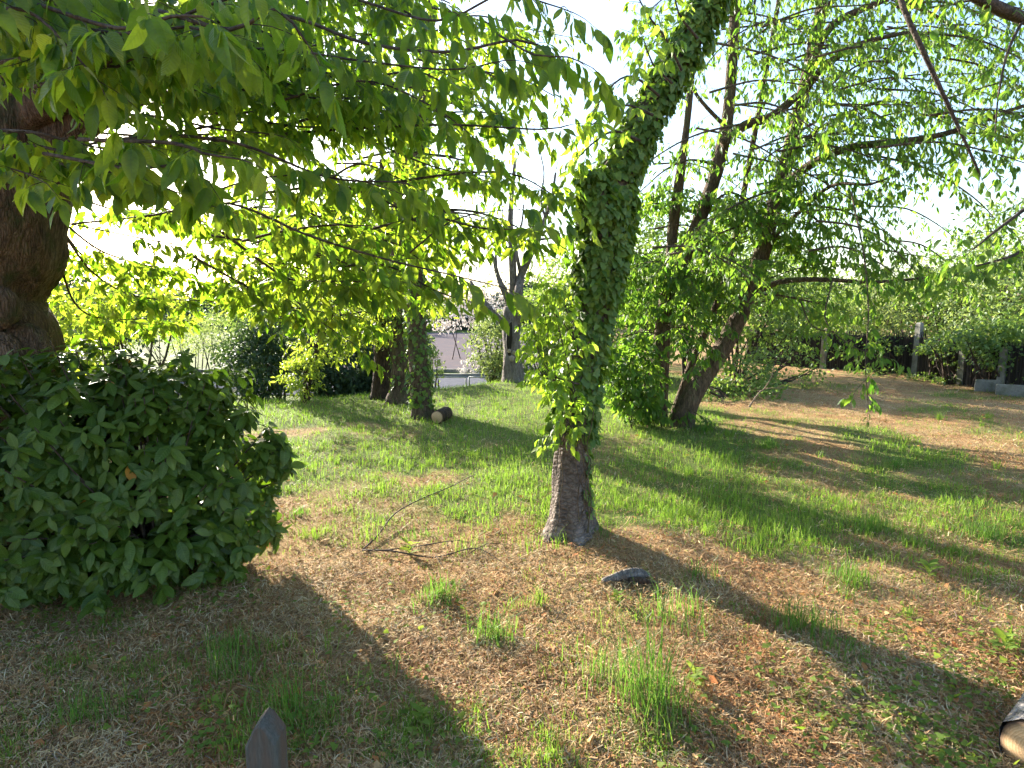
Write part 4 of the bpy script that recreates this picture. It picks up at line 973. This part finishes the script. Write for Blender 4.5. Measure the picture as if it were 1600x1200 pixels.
for a, b in zip(FP[:-1], FP[1:]):
    m = MB(); d = b - a; ln = np.linalg.norm(d); n = int(ln / .022)
    nd = np.array([-d[1], d[0]]) / ln
    for k in range(n):
        t = (k + RNG.uniform(-.4, .4)) / n; t = min(max(t, .02), .98)
        q0 = a + d * t + nd * RNG.uniform(-.012, .012); hh = .92 + .10 * vnoise(t * 6 + a[0] * 3, 1.) + RNG.uniform(-.03, .05); z = fz(q0) - .02; w = RNG.uniform(.008, .014)
        tt = d / ln * w; lean = RNG.normal() * .012
        m.add([(q0[0] - tt[0], q0[1] - tt[1], z), (q0[0] + tt[0], q0[1] + tt[1], z), (q0[0] + tt[0] * .6 + lean, q0[1] + tt[1] * .6, z + hh), (q0[0] - tt[0] * .6 + lean, q0[1] - tt[1] * .6, z + hh),
               (q0[0] - nd[0] * .008, q0[1] - nd[1] * .008, z), (q0[0] - nd[0] * .008 + lean, q0[1] - nd[1] * .008, z + hh)], [(0, 4, 5, 3), (4, 1, 2, 5), (1, 0, 3, 2)])
    z0_, z1_ = fz(a) - .05, fz(b) - .05; bk = nd * .03
    m.add([(a[0] + bk[0], a[1] + bk[1], z0_), (b[0] + bk[0], b[1] + bk[1], z1_), (b[0] + bk[0], b[1] + bk[1], z1_ + .93), (a[0] + bk[0], a[1] + bk[1], z0_ + .93)], [(0, 1, 2, 3)])
    o = m.build('brushwood_screen', M['screen'], fence, smooth=False); o['kind'] = 'stuff'
for c, s, r in ((P(1548, 611, 11.35), (.50, .07, .27), -1.0), (P(1582, 618, 10.9), (.50, .07, .26), -1.05)):
    m = MB(); boxm(m, (c[0], c[1], fz(c) - .05), s, r + .55, 1., .02); m.build('base_slab', M['concrete'], fence, smooth=False)

# ------------------------------------------------------------------ railing by the road
rl = thing('railing', 'thin metal railing along the near side of the road', 'railing', V(-1.5, 18.6, float(terrain(-1.5, 18.6))))
def rz(px): return P(px, 589, 18.6)
m = MB(); tube(m, [rz(560), rz(730.0 - 2.5)], [.022, .022], 8, .5); m.build('rail', M['metal'], rl)
m = MB(); tube(m, [rz(733), rz(800)], [.022, .022], 8, .5); m.build('rail', M['metal'], rl)
for px in (728, 733, 640, 590, 795):
    a = rz(px); m = MB(); tube(m, [V(a[0], a[1], float(terrain(a[0], a[1])) - .1), a + V(0, 0, .004)], [.024, .024], 8, .3); m.build('post', M['metal'], rl)

# ------------------------------------------------------------------ logs, stake, sticks
def log(name, label, a, b, r, bark, rings=24, seed=1., cutend=0):
    a, b = np.asarray(a), np.asarray(b)
    t = thing(name, label, 'log', V(a[0], a[1], float(terrain(a[0], a[1]))))
    m = MB(); p, rr = tube(m, [a, (a + b) / 2, b], [r, r * .98, r * .96], rings, .04, rough=.07, seed=seed, cap=False); m.build('bark', M[bark], t)
    for e, d in ((0, -1), (-1, 1)):
        ax = unit(p[-1] - p[0]) * d; u = unit(np.cross(ax, V(0, 0, 1))); w = np.cross(ax, u); k = 20
        c = p[e] + ax * .001; an = np.arange(k) / k * 6.283
        v = [c + ax * .004] + [c + (math.cos(x) * u + math.sin(x) * w) * r * .93 for x in an] + [c - ax * .03 + (math.cos(x) * u + math.sin(x) * w) * r * .96 for x in an]
        uvr = np.array([(0, 0)] + [(math.cos(x), math.sin(x)) for x in an] + [(1.02 * math.cos(x), 1.02 * math.sin(x)) for x in an])
        mm = MB(); mm.add(v, [(1 + j, 1 + k + j, 1 + k + (j + 1) % k, 1 + (j + 1) % k) for j in range(k)], [(0, 1 + j, 1 + (j + 1) % k) for j in range(k)], uvr)
        mm.build('cut_face', M['cut'], t)
    return t
c = G(683, 662); log('sawn_log', 'short sawn log with orange cut face beside the slim ivy tree', c + V(0, 0, .09), c + V(.10, .34, .09), .10, 'bark_dark', seed=3.)
c = P(1622, 1178, 1.95); log('grey_log', 'grey barked log with pale cut end in the bottom right corner', V(c[0], c[1], c[2]), V(c[0] + .62, c[1] + .50, c[2] + .01), .115, 'bark_pale', seed=7.)
sp0 = P(416, 1160, 1.38); gz0 = float(terrain(sp0[0], sp0[1]))
stake = MB(); top = P(416, 1117, 1.38)[2]; w = .040; d2 = .030; sh = .062
prof = [(-w, gz0 - .1), (-w * .97, top - sh), (-w * .35, top - .012), (0, top), (w * .30, top - .010), (w * .97, top - sh * .8), (w, gz0 - .1)]
v = [(sp0[0] + x, sp0[1] - d2, z) for x, z in prof] + [(sp0[0] + x, sp0[1] + d2, z) for x, z in prof]
v += [(sp0[0] + x * .86, sp0[1] - d2 - .006, z - .006 if z > gz0 else z) for x, z in prof]
n = len(prof)
q = [(j, j + 1, n + j + 1, n + j) for j in range(n - 1)] + [(2 * n + j, 2 * n + j + 1, j + 1, j) for j in range(n - 1)]
stake.add(v, q, [(2 * n, 2 * n + j + 1, 2 * n + j) for j in range(1, n - 1)] + [(n, n + j, n + j + 1) for j in range(1, n - 1)])
tag(stake.build('wooden_stake', M['stake'], smooth=False), 'dark weathered pointed wooden stake at the bottom edge', 'stake')

c = G(985, 908)
wd = thing('driftwood_piece', 'small grey weathered piece of wood lying right of the ivy tree foot', 'wood', c)
m = MB(); tube(m, [c + V(-.17, -.02, .012), c + V(-.06, .0, .03), c + V(.04, .02, .035), c + V(.12, .03, .02)], [.012, .028, .030, .012], 14, .012, rough=.45, seed=4.); m.build('wood', M['bark_grey'], wd)
m = MB(); tube(m, [c + V(-.02, -.03, .015), c + V(.06, -.04, .02), c + V(.13, -.06, .012)], [.02, .022, .008], 8, .02, rough=.3, seed=8.); m.build('splinter', M['bark_dark'], wd)

def Gp(px, py, dz=.02): return G(px, py) + V(0, 0, dz)
fb = thing('fallen_branch', 'thin forked dead branch lying on the lawn left of the ivy tree', 'branch', Gp(568, 862, 0))
def lift(pts): return bent([Gp(px, py + dp, .015) + V(0, 0, dz) for px, py, dp, dz in pts], .014)
for pts, r0, r1 in (([(566, 864, 0, 0), (590, 835, 8, .03), (620, 800, 16, .06), (660, 775, 26, .10), (700, 754, 30, .13), (742, 739, 34, .16)], .008, .003), ([(566, 864, 0, 0), (610, 870, 0, .01), (680, 873, 0, .015), (740, 868, 0, .02), (790, 885, 0, 0)], .008, .003),
                    ([(600, 866, 0, .01), (650, 858, 0, .02), (700, 854, 0, .02), (730, 850, 0, .02), (760, 860, 0, 0)], .006, .002), ([(735, 870, 0, .01), (760, 865, 0, .02), (800, 858, 0, .03)], .004, .0015), ([(680, 872, 0, .01), (690, 885, 0, .01), (696, 893, 0, .01)], .003, .0012)):
    m = MB(); tube(m, lift(pts), np.linspace(r0 * .85, r1 * .8, len(pts)), 6, .05, rough=.15); m.build('twig', M['branch'], fb)
fk = thing('fallen_fork', 'pale forked dead branch leaning on brush behind the leaning stem', 'branch', Gp(1170, 640, 0))
for pts, r0, r1 in (([(1168, 640, 9.6), (1180, 622, 9.6), (1194, 608, 9.6), (1225, 606, 9.5)], .018, .006), ([(1194, 608, 9.6), (1205, 590, 9.5), (1210, 570, 9.5)], .011, .004)):
    m = MB(); tube(m, [P(*a) for a in pts], np.linspace(r0, r1, len(pts)), 6, .06, rough=.15); m.build('twig', M['stick'], fk)

sticks = MB()
x, y = scatter(420, 1.2, 9, 1.6)
for a, b in zip(x, y):
    th = RNG.uniform(0, 6.28); ln = RNG.uniform(.05, .2); z = float(terrain(a, b)) + .012
    p0 = V(a, b, z); p1 = p0 + V(math.cos(th), math.sin(th), RNG.uniform(-.03, .12)) * ln
    tube(sticks, [p0, (p0 + p1) / 2 + V(RNG.normal() * .01, RNG.normal() * .01, .006), p1], [.0022, .0018, .001], 4, .05, cap=False)
tag(sticks.build('twig_litter', M['stick']), 'thin dry twigs scattered through the litter', 'twigs', kind='stuff')

# ------------------------------------------------------------------ grass tufts one can pick out
tufts = [(352, 1045, .20, 260, 'dull green grass tuft in the shade above the dark stake'), (452, 1112, .19, 300, 'thick green grass tuft just right of the dark stake'), (130, 1125, .15, 200, 'low flattened grass tuft in the shade at the lower left'),
         (783, 990, .17, 200, 'grass tuft in the sun left of the tallest clump'), (690, 938, .15, 190, 'rounded grass tuft below the fallen branch'), (1018, 1085, .40, 300, 'tallest dark green grass clump in the sunny straw'),
         (905, 1055, .20, 70, 'thin upright yellow-green blades left of the tallest clump'), (1060, 970, .22, 140, 'loose grass tuft just below the grey weathered wood'), (1265, 985, .19, 260, 'bright wide grass tuft right of the sunny straw'),
         (1310, 1025, .12, 120, 'short grass tuft below the bright wide tuft'), (1320, 905, .16, 170, 'grass tuft at the edge of the dappled shade on the right'), (1360, 830, .18, 240, 'broad spiky grass tuft among the shaded right-hand grass'),
         (990, 1140, .12, 60, 'small split grass tuft below the tallest clump'), (655, 842, .10, 80, 'tiny bright tuft between the twigs of the fallen branch'), (475, 806, .10, 110, 'small tuft with brown base beside the glossy bush'),
         (1545, 845, .20, 260, 'large grass tuft near the right edge in half shade'), (1200, 700, .16, 200, 'bright grass tuft in front of the leaning stem foot'), (1390, 730, .16, 160, 'grass tuft at the border of the brown bare patch'),
         (930, 836, .07, 60, 'short grass at the right foot of the ivy trunk'), (868, 838, .06, 50, 'short grass at the left foot of the ivy trunk'), (1110, 905, .14, 90, 'short tuft right of the grey weathered wood'), (600, 1070, .12, 60, 'sparse tuft at the edge of the deep shade')]
for px, py, hgt, n, lab in tufts:
    hgt *= 1.25; n = int(n * .95)
    c = G(px, py); m = MB()
    sp_ = .04 + min(hgt, .25) * .32
    lob = RNG.normal(0, sp_ * .9, (4, 2)); pick = RNG.integers(0, 4, n)
    x = c[0] + lob[pick, 0] + RNG.normal(0, sp_ * .55, n); y = c[1] + lob[pick, 1] * .7 + RNG.normal(0, sp_ * .5, n)
    h = hgt * RNG.uniform(.25, 1.1, n) * np.exp(-((x - c[0]) ** 2 + (y - c[1]) ** 2) / (sp_ * 2.2) ** 2); w = RNG.uniform(.0011, .0022, n) * (1 + .08 * c[1])
    blades(m, x, y, np.maximum(h, .03), w, .9)
    t = thing('grass_tuft', lab, 'grass tuft', c, 'grass tufts in the clearing'); o = m.build('blades', M['tuft'], t, smooth=False); o['kind'] = 'stuff'

# broad-leaved seedlings
plants = [(640, 868, .09, 'small bright seedling growing through the fallen branch'), (1085, 1075, .09, 'three-leaved seedling right of the tallest grass clump'), (660, 1135, .07, 'tiny broad-leaved seedling at the edge of the shade'), (965, 945, .08, 'low broad-leaved weed below the grey weathered wood'),
          (1570, 1020, .09, 'upright weed clump at the right edge above the log'), (1450, 905, .10, 'leafy weed in the half shade at the right')]
for px, py, L, lab in plants:
    c = G(px, py); t = thing('seedling', lab, 'plant', c, 'broad-leaved seedlings'); lv = Leaves(); m = MB()
    for k in range(11):
        a = k * 2.4; d = V(math.cos(a) * .7, math.sin(a) * .7, RNG.uniform(.2, .9)); q0 = c + V(0, 0, .01 + L * .08 * k)
        lv.add(q0, d, V(0, 0, 1) + RNG.normal(size=3) * .2, L * RNG.uniform(.5, .9))
    tube(m, [c - V(0, 0, .02), c + V(.005, 0, L * .5), c + V(0, .005, L)], [.003, .002, .0015], 5, .03); m.build('stem', M['weed'], t); lv.build(t, M['weed'], LAUREL, 11)
